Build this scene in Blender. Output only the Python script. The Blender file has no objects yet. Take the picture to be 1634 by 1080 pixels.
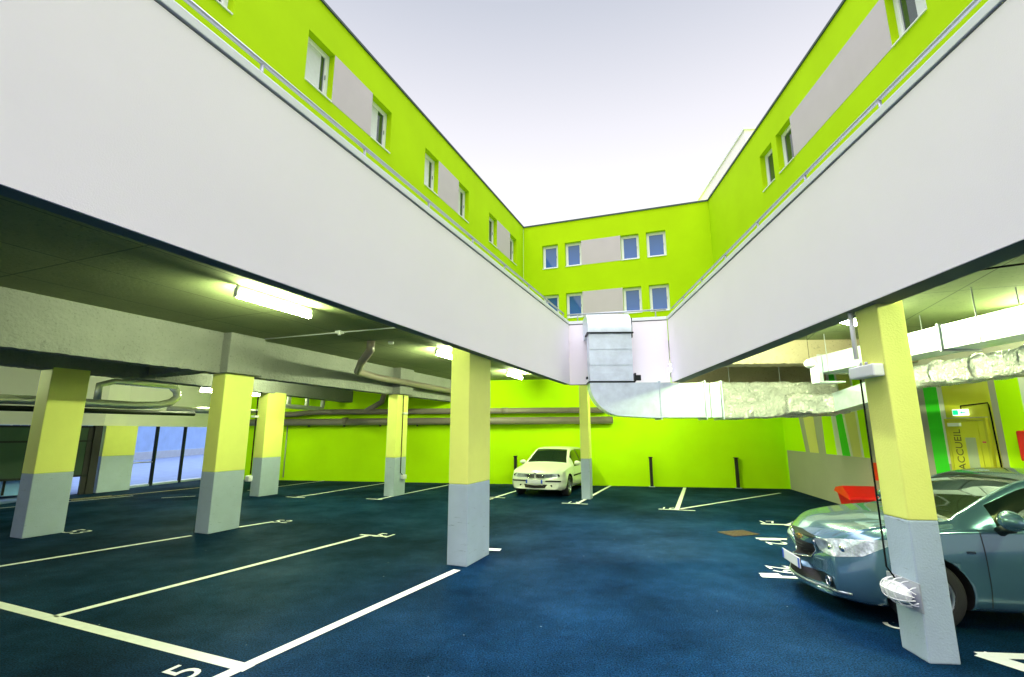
import bpy, bmesh, math, random
import numpy as np
from mathutils import Vector, Matrix, noise
from mathutils.bvhtree import BVHTree
random.seed(7)
R = math.radians
sc = bpy.context.scene
col = sc.collection
AZL, AZR = 21.6, 4.28           # headings of the two arms of the courtyard

# ------------------------------------------------------------------ helpers
class MB:
    def __init__(s): s.v=[]; s.f=[]; s.m=[]; s.sm=[]
    def add(s, vs, fs, mi=0, smooth=False):
        b=len(s.v); s.v+= [tuple(v) for v in vs]
        for f in fs: s.f.append([b+i for i in f]); s.m.append(mi); s.sm.append(smooth)
        return s
    def box(s, x0,x1,y0,y1,z0,z1, mi=0, bev=0.0):
        if x0>x1: x0,x1=x1,x0
        if y0>y1: y0,y1=y1,y0
        if bev<=0:
            vs=[(x,y,z) for z in (z0,z1) for y in (y0,y1) for x in (x0,x1)]
            return s.add(vs,[(0,2,3,1),(4,5,7,6),(0,1,5,4),(1,3,7,5),(3,2,6,7),(2,0,4,6)],mi)
        bm=bmesh.new(); bmesh.ops.create_cube(bm,size=1)
        for v in bm.verts: v.co=Vector(((x0+x1)/2+v.co.x*(x1-x0),(y0+y1)/2+v.co.y*(y1-y0),(z0+z1)/2+v.co.z*(z1-z0)))
        bmesh.ops.bevel(bm,geom=bm.edges[:],offset=bev,segments=2,affect='EDGES',profile=.6)
        s.bm(bm,mi); bm.free(); return s
    def bm(s,bm,mi=0,smooth=False,M=None):
        bm.verts.index_update()
        vs=[(M@v.co if M else v.co) for v in bm.verts]
        return s.add(vs,[[v.index for v in f.verts] for f in bm.faces],mi,smooth)
    def prism(s, pts, z0, z1, mi=0):
        n=len(pts); a=sum(pts[i][0]*pts[(i+1)%n][1]-pts[(i+1)%n][0]*pts[i][1] for i in range(n))
        if a<0: pts=pts[::-1]
        vs=[(p[0],p[1],z0) for p in pts]+[(p[0],p[1],z1) for p in pts]
        fs=[list(range(n))[::-1],list(range(n,2*n))]+[(i,(i+1)%n,n+(i+1)%n,n+i) for i in range(n)]
        return s.add(vs,fs,mi)
    def tube(s, pts, r, n=12, mi=0, caps=True, sect=None, smooth=True, wob=0.0, upv=None):
        """sweep a circle (or the section sect) along pts; r may be a list"""
        pts=[Vector(p) for p in pts]; N=len(pts)
        rr=r if isinstance(r,(list,tuple)) else [r]*N
        if sect is None: sect=[(math.cos(2*math.pi*k/n),math.sin(2*math.pi*k/n)) for k in range(n)]
        n=len(sect); vs=[]; up=None
        for i,p in enumerate(pts):
            d=(pts[min(i+1,N-1)]-pts[max(i-1,0)]).normalized()
            if upv is not None:
                a=d.cross(Vector(upv)).normalized()
            elif up is None: 
                a=d.cross(Vector((0,0,1)))
                if a.length<.1: a=d.cross(Vector((0,1,0)))
                a.normalize()
            else:
                a=(up-d*up.dot(d)).normalized()
            up=a; b=a.cross(d)
            for (cx,cy) in sect:
                k=rr[i]*(1+(wob*noise.noise(Vector((p.x*3+cx*2,p.y*3+cy*2,p.z*3+i*.7))) if wob else 0))
                vs.append(p+a*cx*k+b*cy*k)
        fs=[]
        for i in range(N-1):
            for k in range(n): fs.append((i*n+k,i*n+(k+1)%n,(i+1)*n+(k+1)%n,(i+1)*n+k))
        s.add(vs,fs,mi,smooth)
        if caps:
            s.add(vs[:n],[list(range(n))[::-1]],mi); s.add(vs[-n:],[list(range(n))],mi)
        return s
    def cyl(s,p0,p1,r,n=16,mi=0): return s.tube([p0,p1],r,n,mi)
    def sphere(s,c,rx,ry,rz,mi=0,n=16):
        bm=bmesh.new(); bmesh.ops.create_uvsphere(bm,u_segments=n,v_segments=n//2,radius=1)
        for v in bm.verts: v.co=Vector((c[0]+v.co.x*rx,c[1]+v.co.y*ry,c[2]+v.co.z*rz))
        s.bm(bm,mi,True); bm.free(); return s

def obj(name, mb, mats, parent=None, loc=(0,0,0), rz=0, label=None, cat=None, group=None, kind=None, fixn=True):
    me=bpy.data.meshes.new(name)
    me.from_pydata([tuple(v) for v in mb.v],[],mb.f)
    if not isinstance(mats,(list,tuple)): mats=[mats]
    for m in mats: me.materials.append(m)
    me.polygons.foreach_set('material_index',mb.m); me.polygons.foreach_set('use_smooth',mb.sm)
    if fixn:
        bm=bmesh.new(); bm.from_mesh(me); bmesh.ops.remove_doubles(bm,verts=bm.verts,dist=1e-5)
        bmesh.ops.recalc_face_normals(bm,faces=bm.faces); bm.to_mesh(me); bm.free()
    me.update()
    o=bpy.data.objects.new(name,me); col.objects.link(o)
    o.location=loc; o.rotation_euler=(0,0,rz)
    if parent: o.parent=parent
    props(o,label,cat,group,kind)
    return o
def props(o,label=None,cat=None,group=None,kind=None):
    if label: o['label']=label
    if cat: o['category']=cat
    if group: o['group']=group
    if kind: o['kind']=kind
def thing(name,label,cat,loc=(0,0,0),rz=0,group=None):
    o=bpy.data.objects.new(name,None); col.objects.link(o); o.empty_display_size=.2
    o.location=loc; o.rotation_euler=(0,0,rz); props(o,label,cat,group); return o
def copy_tree(o,parent=None):
    c=o.copy(); col.objects.link(c)
    if parent: c.parent=parent
    for ch in [q for q in bpy.data.objects if q.parent==o]: copy_tree(ch,c)
    return c
def UV(az,u,v,z=0):
    a=R(az); return Vector((u*math.sin(a)+v*math.cos(a), u*math.cos(a)-v*math.sin(a), z))
def L(u,v,z=0): return UV(AZL,u,v,z)
def Q(u,v,z=0): return UV(AZR,u,v,z)
RL, RR = -R(AZL), -R(AZR)

# ------------------------------------------------------------------ materials
def mat(name, rgb, rough=.6, metal=0, spec=.5, var=0.0, vscale=3.0, bump=0.0, bscale=40.0, dirt=0.0, emit=None, es=0, coat=0, col2=None, detail=6):
    m=bpy.data.materials.new(name); m.use_nodes=True; nt=m.node_tree; N=nt.nodes; b=N['Principled BSDF']
    b.inputs['Base Color'].default_value=(*rgb,1); b.inputs['Roughness'].default_value=rough
    b.inputs['Metallic'].default_value=metal; b.inputs['Specular IOR Level'].default_value=spec
    if coat: b.inputs['Coat Weight'].default_value=coat; b.inputs['Coat Roughness'].default_value=.03
    if emit: b.inputs['Emission Color'].default_value=(*emit,1); b.inputs['Emission Strength'].default_value=es
    if var or bump:
        tc=N.new('ShaderNodeTexCoord')
        if var:
            n=N.new('ShaderNodeTexNoise'); n.inputs['Scale'].default_value=vscale; n.inputs['Detail'].default_value=detail; n.inputs['Roughness'].default_value=.6
            nt.links.new(tc.outputs['Object'],n.inputs['Vector'])
            r=N.new('ShaderNodeMapRange'); r.inputs[1].default_value=.3; r.inputs[2].default_value=.7
            nt.links.new(n.outputs['Fac'],r.inputs[0])
            mx=N.new('ShaderNodeMix'); mx.data_type='RGBA'
            nt.links.new(r.outputs[0],mx.inputs[0])
            c2=col2 or tuple(c*(1+var) for c in rgb); c1=tuple(c*(1-var) for c in rgb) if not col2 else rgb
            mx.inputs[6].default_value=(*c1,1); mx.inputs[7].default_value=(*[min(1,c) for c in c2],1)
            nt.links.new(mx.outputs[2],b.inputs['Base Color'])
        if bump:
            n2=N.new('ShaderNodeTexNoise'); n2.inputs['Scale'].default_value=bscale; n2.inputs['Detail'].default_value=8
            nt.links.new(tc.outputs['Object'],n2.inputs['Vector'])
            bp=N.new('ShaderNodeBump'); bp.inputs['Strength'].default_value=bump; bp.inputs['Distance'].default_value=.02
            nt.links.new(n2.outputs['Fac'],bp.inputs['Height']); nt.links.new(bp.outputs[0],b.inputs['Normal'])
    return m
M={}
M['lime']=mat('lime_render',(.42,.66,.003),.8,spec=.06,var=.06,vscale=.5,bump=.15,bscale=120)
M['lime_wall']=mat('lime_wall_paint',(.50,.86,.002),.75,spec=.08,var=.06,vscale=.6,bump=.12,bscale=90)
M['lilac']=mat('lilac_panel',(.50,.45,.50),.7,var=.03,vscale=1.5,bump=.08,bscale=120)
M['white_render']=mat('white_render',(.93,.87,.92),.7,var=.02,vscale=.7,bump=.1,bscale=110)
M['coping']=mat('white_coping',(.78,.80,.84),.4,var=.03,vscale=4)
M['black']=mat('black_rubber',(.008,.008,.010),.6)
M['soffit']=mat('dark_soffit',(.13,.15,.13),.8)
M['gap']=mat('dark_joint',(.02,.02,.025),.9)
M['rail']=mat('grey_rail_paint',(.36,.38,.44),.4,metal=.3)
M['pvc']=mat('white_frame_pvc',(.78,.80,.82),.35)
M['roofedge']=mat('dark_roof_edge',(.03,.06,.05),.5)
M['yellow']=mat('yellow_column_paint',(.80,.84,.20),.6,var=.04,vscale=2,bump=.15,bscale=60)
M['grey']=mat('grey_column_paint',(.37,.455,.57),.65,var=.07,vscale=2.5,bump=.2,bscale=60)
def scuff(m,z=9,c=(.10,.11,.11)):
    nt=m.node_tree; N=nt.nodes; b=N['Principled BSDF']; tc=N.new('ShaderNodeTexCoord'); mp=N.new('ShaderNodeMapping'); mp.inputs['Scale'].default_value=(2.2,2.2,16)
    n=N.new('ShaderNodeTexNoise'); n.inputs['Scale'].default_value=2.2; n.inputs['Detail'].default_value=9; n.inputs['Roughness'].default_value=.75
    nt.links.new(tc.outputs['Object'],mp.inputs[0]); nt.links.new(mp.outputs[0],n.inputs['Vector'])
    mr=N.new('ShaderNodeMapRange'); mr.inputs[1].default_value=.60; mr.inputs[2].default_value=.70; mr.inputs[3].default_value=0; mr.inputs[4].default_value=.75
    nt.links.new(n.outputs['Fac'],mr.inputs[0]); mx=N.new('ShaderNodeMix'); mx.data_type='RGBA'; src=b.inputs['Base Color'].links[0].from_socket
    nt.links.new(mr.outputs[0],mx.inputs[0]); nt.links.new(src,mx.inputs[6]); mx.inputs[7].default_value=(*c,1); nt.links.new(mx.outputs[2],b.inputs['Base Color'])
scuff(M['grey'])
M['taupe']=mat('taupe_wall_paint',(.36,.34,.30),.7,var=.05,vscale=1,bump=.1,bscale=80)
M['wallwhite']=mat('white_wall_paint',(.68,.67,.64),.7,var=.05,vscale=1.2)
M['paleyellow']=mat('pale_yellow_paint',(.66,.60,.20),.65)
M['green']=mat('bright_green_paint',(.03,.62,.01),.6)
M['dooryellow']=mat('door_yellow_paint',(.62,.60,.03),.45,var=.04,vscale=2)
M['doorframe']=mat('door_frame_paint',(.52,.50,.03),.45)
M['galv']=mat('galvanised_steel',(.60,.69,.77),.36,metal=.45,var=.12,vscale=5,bump=.05,bscale=20)
M['silver']=mat('silver_pipe_wrap',(.95,.96,.93),.2,metal=.7,var=.05,vscale=6,bump=1,bscale=9)
M['brown']=mat('brown_plastic_pipe',(.21,.175,.165),.4,var=.08,vscale=2)
M['plastic']=mat('white_plastic',(.75,.76,.78),.4)
M['darkcable']=mat('dark_cable',(.003,.005,.005),.9,spec=.1)
M['red']=mat('red_plastic',(.62,.003,.006),.4,var=.06,vscale=3)
M['gategreen']=mat('dark_green_gate',(.008,.045,.018),.45,var=.1,vscale=2)
M['blueoff']=mat('pale_blue_render',(.28,.45,.80),.8,var=.1,vscale=1.2,bump=.2,bscale=8)
M['street']=mat('pale_street_paving',(.10,.17,.33),.8,var=.15,vscale=2,bump=.2,bscale=30)
M['bluebox']=mat('pale_blue_metal',(.25,.50,.85),.4,var=.05)
M['paint']=mat('white_road_paint',(.84,.84,.84),.7,var=.06,vscale=14,bump=.1,bscale=150)
M['ypaint']=mat('yellow_road_paint',(.68,.55,.25),.7,var=.14,vscale=9)
M['rust']=mat('rusty_iron',(.06,.032,.015),.6,var=.3,vscale=20,bump=.4,bscale=60)
M['lamp']=mat('lit_tube',(1,1,1),.5,emit=(.86,1,.52),es=165)
M['exitgreen']=mat('exit_sign_green',(.0,.35,.12),.4,emit=(0,.55,.2),es=.8)
M['exitwhite']=mat('exit_sign_white',(.8,.9,.8),.4,emit=(.8,1,.85),es=.9)
M['text']=mat('dark_lettering',(.10,.10,.02),.6)
M['pink']=mat('pink_sticker',(.65,.10,.12),.6)
M['chrome']=mat('chrome',(.75,.76,.78),.12,metal=1)
M['gold']=mat('gold_emblem',(.80,.50,.12),.25,metal=.8)
M['tyre']=mat('tyre_rubber',(.012,.012,.014),.75,bump=.2,bscale=80)
M['rim']=mat('alloy_rim',(.30,.34,.38),.3,metal=.8)
M['underbody']=mat('underbody_black',(.006,.006,.007),.8)
M['trim']=mat('black_trim',(.004,.009,.010),.45,spec=.3)
M['paint_teal']=mat('blue_grey_car_paint',(.075,.17,.245),.24,metal=.5,coat=1)
M['paint_white']=mat('white_car_paint',(.72,.76,.66),.35,coat=.6)
M['mirrorpaint']=M['paint_teal']
M['lens']=mat('headlamp_lens',(.50,.56,.62),.12,metal=.5,var=.45,vscale=14,bump=.5,bscale=18)
M['platewhite']=mat('number_plate_white',(.75,.77,.80),.4)
M['plateblue']=mat('number_plate_blue',(.02,.09,.55),.4)
M['darktext']=mat('plate_lettering',(.02,.02,.03),.5)
M['redlamp']=mat('red_tail_lamp',(.4,.01,.01),.15)
M['pane_reflection']=mat('painted_pane_reflection',(.62,.66,.66),.12,coat=.6,var=.05,vscale=9)  # white sky reflected in the glass, put into a pale colour

def glassmat(name,rgb,rough=.03,ior=1.9):
    m=mat(name,rgb,rough,spec=.5); m.node_tree.nodes['Principled BSDF'].inputs['IOR'].default_value=ior; return m
M['glass_blue']=glassmat('sky_tinted_glass',(.035,.12,.40),.04,1.5)  # blue of the reflected sky put into the base colour
M['glass_dark']=glassmat('dark_window_glass',(.02,.05,.04),.03,1.9)
M['carglass']=glassmat('car_glass',(.006,.016,.010),.03,1.7)
M['carglass2']=glassmat('car_side_glass',(.004,.010,.008),.05,1.5)
M['doorglass']=mat('frosted_door_glass',(.42,.46,.34),.3)

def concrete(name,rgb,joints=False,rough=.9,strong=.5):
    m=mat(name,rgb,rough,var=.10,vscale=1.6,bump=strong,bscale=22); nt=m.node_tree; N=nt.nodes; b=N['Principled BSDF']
    tc=N.new('ShaderNodeTexCoord')
    base=b.inputs['Base Color'].links[0].from_socket
    # small pits
    vo=N.new('ShaderNodeTexNoise'); vo.inputs['Scale'].default_value=26; vo.inputs['Detail'].default_value=4
    nt.links.new(tc.outputs['Object'],vo.inputs['Vector'])
    mr=N.new('ShaderNodeMapRange'); mr.inputs[1].default_value=.60; mr.inputs[2].default_value=.70; mr.inputs[3].default_value=1; mr.inputs[4].default_value=.72
    nt.links.new(vo.outputs['Fac'],mr.inputs[0])
    mu=N.new('ShaderNodeMix'); mu.data_type='RGBA'; mu.blend_type='MULTIPLY'; mu.inputs[0].default_value=1
    nt.links.new(base,mu.inputs[6]); nt.links.new(mr.outputs[0],mu.inputs[7]); out=mu.outputs[2]
    if joints:
        br=N.new('ShaderNodeTexBrick'); br.inputs['Scale'].default_value=1; br.offset=0
        br.inputs['Color1'].default_value=(1,1,1,1); br.inputs['Color2'].default_value=(.88,.88,.88,1); br.inputs['Mortar'].default_value=(.42,.42,.42,1)
        br.inputs['Mortar Size'].default_value=.011; br.inputs['Mortar Smooth'].default_value=.2
        br.inputs['Brick Width'].default_value=2.5; br.inputs['Row Height'].default_value=1.2
        mp=N.new('ShaderNodeMapping'); mp.inputs['Rotation'].default_value=(0,0,R(21.6+90)); mp.inputs['Location'].default_value=(.4,.35,0)
        nt.links.new(tc.outputs['Object'],mp.inputs[0]); nt.links.new(mp.outputs[0],br.inputs['Vector'])
        m2=N.new('ShaderNodeMix'); m2.data_type='RGBA'; m2.blend_type='MULTIPLY'; m2.inputs[0].default_value=1
        nt.links.new(out,m2.inputs[6]); nt.links.new(br.outputs['Color'],m2.inputs[7]); out=m2.outputs[2]
    nt.links.new(out,b.inputs['Base Color'])
    return m
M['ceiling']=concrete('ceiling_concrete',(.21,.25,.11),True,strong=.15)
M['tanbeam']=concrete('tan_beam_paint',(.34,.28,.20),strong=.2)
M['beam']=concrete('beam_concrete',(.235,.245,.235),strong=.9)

def foil():
    m=mat('crinkled_foil',(.97,.98,.96),.18,metal=.6); nt=m.node_tree; N=nt.nodes; b=N['Principled BSDF']
    tc=N.new('ShaderNodeTexCoord'); n1=N.new('ShaderNodeTexNoise'); n1.inputs['Scale'].default_value=4.5; n1.inputs['Detail'].default_value=6; n1.inputs['Distortion'].default_value=1.6
    vo=N.new('ShaderNodeTexVoronoi'); vo.inputs['Scale'].default_value=7; vo.feature='DISTANCE_TO_EDGE'
    nt.links.new(tc.outputs['Object'],n1.inputs['Vector']); 
    ad=N.new('ShaderNodeVectorMath'); ad.operation='ADD'; nt.links.new(tc.outputs['Object'],ad.inputs[0]); nt.links.new(n1.outputs['Color'],ad.inputs[1]); nt.links.new(ad.outputs[0],vo.inputs['Vector'])
    b1=N.new('ShaderNodeBump'); b1.inputs['Strength'].default_value=1; b1.inputs['Distance'].default_value=.09; nt.links.new(n1.outputs['Fac'],b1.inputs['Height'])
    b2=N.new('ShaderNodeBump'); b2.inputs['Strength'].default_value=1; b2.inputs['Distance'].default_value=.05; nt.links.new(vo.outputs['Distance'],b2.inputs['Height']); nt.links.new(b1.outputs[0],b2.inputs['Normal'])
    nt.links.new(b2.outputs[0],b.inputs['Normal']); return m
M['foil']=foil()

def asphalt():
    m=bpy.data.materials.new('asphalt'); m.use_nodes=True; nt=m.node_tree; N=nt.nodes; b=N['Principled BSDF']; b.inputs['Specular IOR Level'].default_value=.018
    tc=N.new('ShaderNodeTexCoord')
    def nz(s,d=5,r=.6):
        n=N.new('ShaderNodeTexNoise'); n.inputs['Scale'].default_value=s; n.inputs['Detail'].default_value=d; n.inputs['Roughness'].default_value=r
        nt.links.new(tc.outputs['Object'],n.inputs['Vector']); return n
    big=nz(.55,6,.65); mid=nz(7,5); fine=nz(70,2,.9)
    def rng(s,a,b_,c,d):
        r=N.new('ShaderNodeMapRange'); r.inputs[1].default_value=a; r.inputs[2].default_value=b_; r.inputs[3].default_value=c; r.inputs[4].default_value=d
        nt.links.new(s,r.inputs[0]); return r.outputs[0]
    mx=N.new('ShaderNodeMix'); mx.data_type='RGBA'; mx.inputs[6].default_value=(.0015,.0105,.026,1); mx.inputs[7].default_value=(.0036,.027,.072,1)
    nt.links.new(rng(big.outputs['Fac'],.36,.66,0,1),mx.inputs[0])
    m2=N.new('ShaderNodeMath'); m2.operation='MULTIPLY'; nt.links.new(rng(mid.outputs['Fac'],.3,.7,.82,1.18),m2.inputs[0]); nt.links.new(rng(fine.outputs['Fac'],.38,.66,.25,2.3),m2.inputs[1])
    mu=N.new('ShaderNodeMix'); mu.data_type='RGBA'; mu.blend_type='MULTIPLY'; mu.inputs[0].default_value=1
    nt.links.new(mx.outputs[2],mu.inputs[6]); nt.links.new(m2.outputs[0],mu.inputs[7])
    # pale grit specks
    vo=N.new('ShaderNodeTexVoronoi'); vo.inputs['Scale'].default_value=3.2; nt.links.new(tc.outputs['Object'],vo.inputs['Vector'])
    sp=rng(vo.outputs['Distance'],.018,.03,1,0)
    m3=N.new('ShaderNodeMix'); m3.data_type='RGBA'; nt.links.new(sp,m3.inputs[0]); nt.links.new(mu.outputs[2],m3.inputs[6]); m3.inputs[7].default_value=(.20,.26,.28,1)
    nt.links.new(m3.outputs[2],b.inputs['Base Color'])
    nt.links.new(rng(big.outputs['Fac'],.3,.7,.75,.5),b.inputs['Roughness'])
    bp=N.new('ShaderNodeBump'); bp.inputs['Strength'].default_value=.5; bp.inputs['Distance'].default_value=.006; nt.links.new(fine.outputs['Fac'],bp.inputs['Height']); nt.links.new(bp.outputs[0],b.inputs['Normal'])
    return m
M['asphalt']=asphalt()

# ------------------------------------------------------------------ camera, sky, sun
cam=bpy.data.cameras.new('camera'); co=bpy.data.objects.new('camera',cam); col.objects.link(co); sc.camera=co
cam.sensor_width=36; cam.lens=767/1634*36; cam.clip_end=500; cam.clip_start=.05
co.location=(0,0,1.75); co.rotation_euler=(R(90+11.06),0,0)
w=bpy.data.worlds.new('World'); sc.world=w; w.use_nodes=True; nt=w.node_tree; N=nt.nodes; bg=N['Background']
sky=N.new('ShaderNodeTexSky'); sky.sky_type='NISHITA'; sky.sun_disc=False; sky.sun_elevation=R(38); sky.sun_rotation=R(170); sky.air_density=1.5; sky.dust_density=3
tc=N.new('ShaderNodeTexCoord'); sx=N.new('ShaderNodeSeparateXYZ'); nt.links.new(tc.outputs['Generated'],sx.inputs[0])
cr=N.new('ShaderNodeValToRGB'); el=cr.color_ramp.elements
el[0].position=.0; el[0].color=(.64,.62,.64,1); el[1].position=1; el[1].color=(5.9,5.7,6.3,1)
for p,c in ((.42,(.50,.485,.50,1)),(.56,(.41,.40,.425,1)),(.72,(.275,.285,.32,1)),(.80,(.6,.62,.7,1))):
    e=el.new(p); e.color=c
nt.links.new(sx.outputs['Z'],cr.inputs[0])
sk=N.new('ShaderNodeVectorMath'); sk.operation='SCALE'; sk.inputs['Scale'].default_value=.010; nt.links.new(sky.outputs[0],sk.inputs[0])
ad=N.new('ShaderNodeVectorMath'); ad.operation='ADD'; nt.links.new(cr.outputs[0],ad.inputs[0]); nt.links.new(sk.outputs[0],ad.inputs[1])
bk=N.new('ShaderNodeMapRange'); bk.inputs[1].default_value=.1; bk.inputs[2].default_value=-.9; bk.inputs[3].default_value=1; bk.inputs[4].default_value=.65
nt.links.new(sx.outputs['Y'],bk.inputs[0]); s2=N.new('ShaderNodeVectorMath'); s2.operation='SCALE'; nt.links.new(ad.outputs[0],s2.inputs[0]); nt.links.new(bk.outputs[0],s2.inputs['Scale'])
nt.links.new(s2.outputs[0],bg.inputs['Color']); bg.inputs['Strength'].default_value=1.0
sun=bpy.data.lights.new('sun','SUN'); sun.energy=.6; sun.angle=R(60); sun.color=(1,.96,.94)
so=bpy.data.objects.new('sun',sun); col.objects.link(so); so.rotation_euler=(R(52),0,R(-15))
vs=sc.view_settings; vs.view_transform='Standard'; vs.look='None'; vs.exposure=1.12; vs.gamma=1; vs.use_curve_mapping=False
sc.cycles.max_bounces=8; sc.cycles.diffuse_bounces=5; sc.cycles.glossy_bounces=4; sc.cycles.sample_clamp_indirect=6

# ------------------------------------------------------------------ ground and markings
g=MB(); g.add([(-60,-40,0),(60,-40,0),(60,90,0),(-60,90,0)],[(0,1,2,3)])
obj('ground',g,M['asphalt'],kind='structure',fixn=False)
mk=MB(); my=MB()
def line(p,q,wd=.1,mb=None,z=.004):
    mb=mb or mk; p=Vector(p[:2]).to_3d(); q=Vector(q[:2]).to_3d(); d=(q-p).normalized(); n=Vector((-d.y,d.x,0))*wd/2
    mb.add([(*(a)[:2],z) for a in (p-n,q-n,q+n,p+n)],[(0,1,2,3)])
line(L(3.16,-13),L(3.02,-3.33),.11)                        # stem across the bays nearest the camera
line(L(3.09,-5.98),L(7.25,-5.56),.09); line(L(7.27,-5.72),L(7.31,-5.2),.07,z=.006)
line(L(2.70,-3.42),L(5.95,-3.12),.105,z=.006)
line(L(3.2,-9.0),L(6.14,-8.38),.09); line(L(6.9,-8.32),L(7.65,-8.15),.09)
line(L(7.12,-3.22),L(7.16,-3.02),.14)
# far row of bays
for u0,u1,v in ((10.6,17,-10.6),(11.1,17,-8.25),(12.6,17,-5.5)): line(L(u0,v),L(u1,v),.08)
line(L(10.6,-10.9),L(10.66,-10.3),.07,z=.006); line(L(11.1,-8.6),L(11.12,-8.1),.07,z=.006); line(L(12.6,-5.9),L(12.62,-5.2),.07,z=.006)
line(L(12.3,-3.12),L(17.2,-3.09),.09); line(L(12.25,-3.5),L(12.3,-2.85),.08,z=.006)
line(L(12.2,-.75),L(17.1,-.76),.1); line(L(12.15,-1.15),L(12.2,-.35),.08,z=.006)
line(L(12.35,-.68),L(16.56,1.9),.08,z=.008)
line(L(11.3,-13.2),L(16,-13.2),.08); line(L(9.2,-13.9),L(9.8,-13.4),.06); line(L(8,-15.6),L(12.5,-15.2),.07,my); line(L(7.6,-15.9),L(9,-15.7),.07,my); line(L(6.4,-15.6),L(9.2,-15.1),.06)
# right row
def rl(a,b,wd=.1,z=.004): line(Q(*a),Q(*b),wd,z=z)
rl((6.62,2.6),(6.32,7.4),.09); rl((6.67,2.62),(6.67,2.86),.16,.006)
rl((8.86,3.45),(8.6,7.3),.09); rl((8.80,3.47),(8.80,3.8),.17,.006)
rl((10.22,4.1),(9.9,6.9),.08); line(Q(10.06,4.5),(8.0,12.3),.09,z=.006)
line((3.74,4.26),(8.0,3.9),.11); line((3.76,4.28),(4.05,3.65),.17,z=.006)
# hatched strip beside the wall
for t in (.12,.3,.48,.66,.84):
    a=Vector(Q(10.0,4.6)).lerp(Vector((7.95,12.0,0)),t); line(a,a+Vector((.75-.2*t,-.95+.1*t,0)),.36,z=.008)
obj('parking_lines',mk,M['paint'],kind='structure',fixn=False)
obj('yellow_lane_lines',my,M['ypaint'],kind='structure',fixn=False)

def textmesh(body,size,ext=0.0,align='CENTER'):
    c=bpy.data.curves.new('lettering','FONT'); c.body=body; c.size=size; c.extrude=ext; c.align_x=align; c.align_y='CENTER'; c.resolution_u=4
    o=bpy.data.objects.new('lettering',c); col.objects.link(o)
    dg=bpy.context.evaluated_depsgraph_get(); me=bpy.data.meshes.new_from_object(o.evaluated_get(dg))
    mb=MB(); mb.add([v.co[:] for v in me.vertices],[list(p.vertices) for p in me.polygons])
    bpy.data.objects.remove(o); bpy.data.curves.remove(c); bpy.data.meshes.remove(me); return mb
def place(mb,Mx):
    mb.v=[tuple(Mx@Vector(v)) for v in mb.v]; return mb
nums=MB()
def num(s,p,ang,size=.42,sx=1.0):
    t=textmesh(s,size); place(t,Matrix.Translation((p[0],p[1],.005))@Matrix.Rotation(R(ang),4,'Z')@Matrix.Diagonal((sx,1,1,1)))
    nums.add(t.v,t.f)
num('29',Q(6.95,2.98),-90-AZR,.42,.9); num('2',Q(8.50,3.62),-90-AZR,.45); num('30',Q(4.98,3.22),-90-AZR,.46)
num('51',L(7.36,-5.28),-AZL,.40); num('52',L(7.72,-8.0),-AZL+10,.40); num('5',L(2.80,-3.72),90-AZL,.42)
num('53',L(5.6,-10.6),-AZL,.45); num('15',L(12.45,-3.25),-AZL,.4); num('14',L(12.3,-5.6),-AZL,.4); num('16',L(12.35,-.95),-AZL,.38); num('17',Q(10.4,4.3),-AZR,.36)
obj('bay_numbers',nums,M['paint'],kind='structure',fixn=False)
t=thing('manhole_cover','small rusty brown manhole cover set in the open asphalt','manhole cover',(4.0,9.0,0),.3)
m=MB(); m.box(-.28,.28,-.2,.2,0,.008); obj('cover_plate',m,M['rust'],t)
m=MB()
for k in range(6): m.box(-.24+k*.083,-.20+k*.083,-.16,.16,.008,.013)
obj('raised_ribs',m,M['rust'],t)

# ------------------------------------------------------------------ ceiling slab, beams
CB1=Vector((1.35,11.5)); CB2=Vector((3.62,10.95))      # rear corners of the courtyard opening
Lk=L(-7,-2.95); Rk=Q(-7,2.83)
s=MB()
s.prism([L(-7,-3.0)[:2],L(-7,-18.2)[:2],L(22,-18.2)[:2],L(22,-8)[:2],(1.3,11.55)],3.6,3.85)
s.prism([Q(-7,2.9)[:2],Q(-7,18)[:2],Q(24,18)[:2],Q(24,6)[:2],(3.66,11.0)],3.6,3.851)
s.prism([(1.3,11.55),(3.66,11.0),Q(24,6)[:2],L(22,-8)[:2]],3.6,3.852)
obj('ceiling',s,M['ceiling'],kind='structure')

def rough_beam(name,label,p,q,wd,z0,z1,group='concrete beams under the ceiling',mt='beam'):
    p=Vector(p[:2]); q=Vector(q[:2]); d=q-p; Ln=d.length; a=math.atan2(d.y,d.x)
    n=int(Ln/.05); mb=MB(); vs=[]; nz_=8
    prof=[(wd/2,z1)]+[(wd/2,z1+(z0-z1)*k/nz_) for k in range(1,nz_+1)]+[(-wd/2,z0+(z1-z0)*k/nz_) for k in range(0,nz_+1)]
    P=len(prof)
    for i in range(n+1):
        x=Ln*i/n
        for (y,z) in prof:
            k=noise.noise(Vector((x*2.3,y*4,z*5)))*.006+ (noise.noise(Vector((x*13,y,z*9)))*.016 if z<z0+.12 else 0)
            vs.append((x,y+k*(1 if y>0 else -1),z+(abs(k)*1.2 if abs(z-z0)<.02 else 0)))
    fs=[(i*P+k,i*P+k+1,(i+1)*P+k+1,(i+1)*P+k) for i in range(n) for k in range(P-1)]
    mb.add(vs,fs,0)
    mb.add(vs[:P],[list(range(P))]); mb.add(vs[-P:],[list(range(P))])
    return obj(name,mb,M[mt],loc=(p.x,p.y,0),rz=a,label=label,cat='beam',group=group,fixn=True)
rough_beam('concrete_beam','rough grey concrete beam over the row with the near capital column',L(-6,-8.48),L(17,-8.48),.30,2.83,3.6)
rough_beam('concrete_beam','dark concrete beam over the far left columns, behind the nearer rough beam',L(-6,-9.3),L(16.4,-12.75),.4,2.86,3.6)
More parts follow.
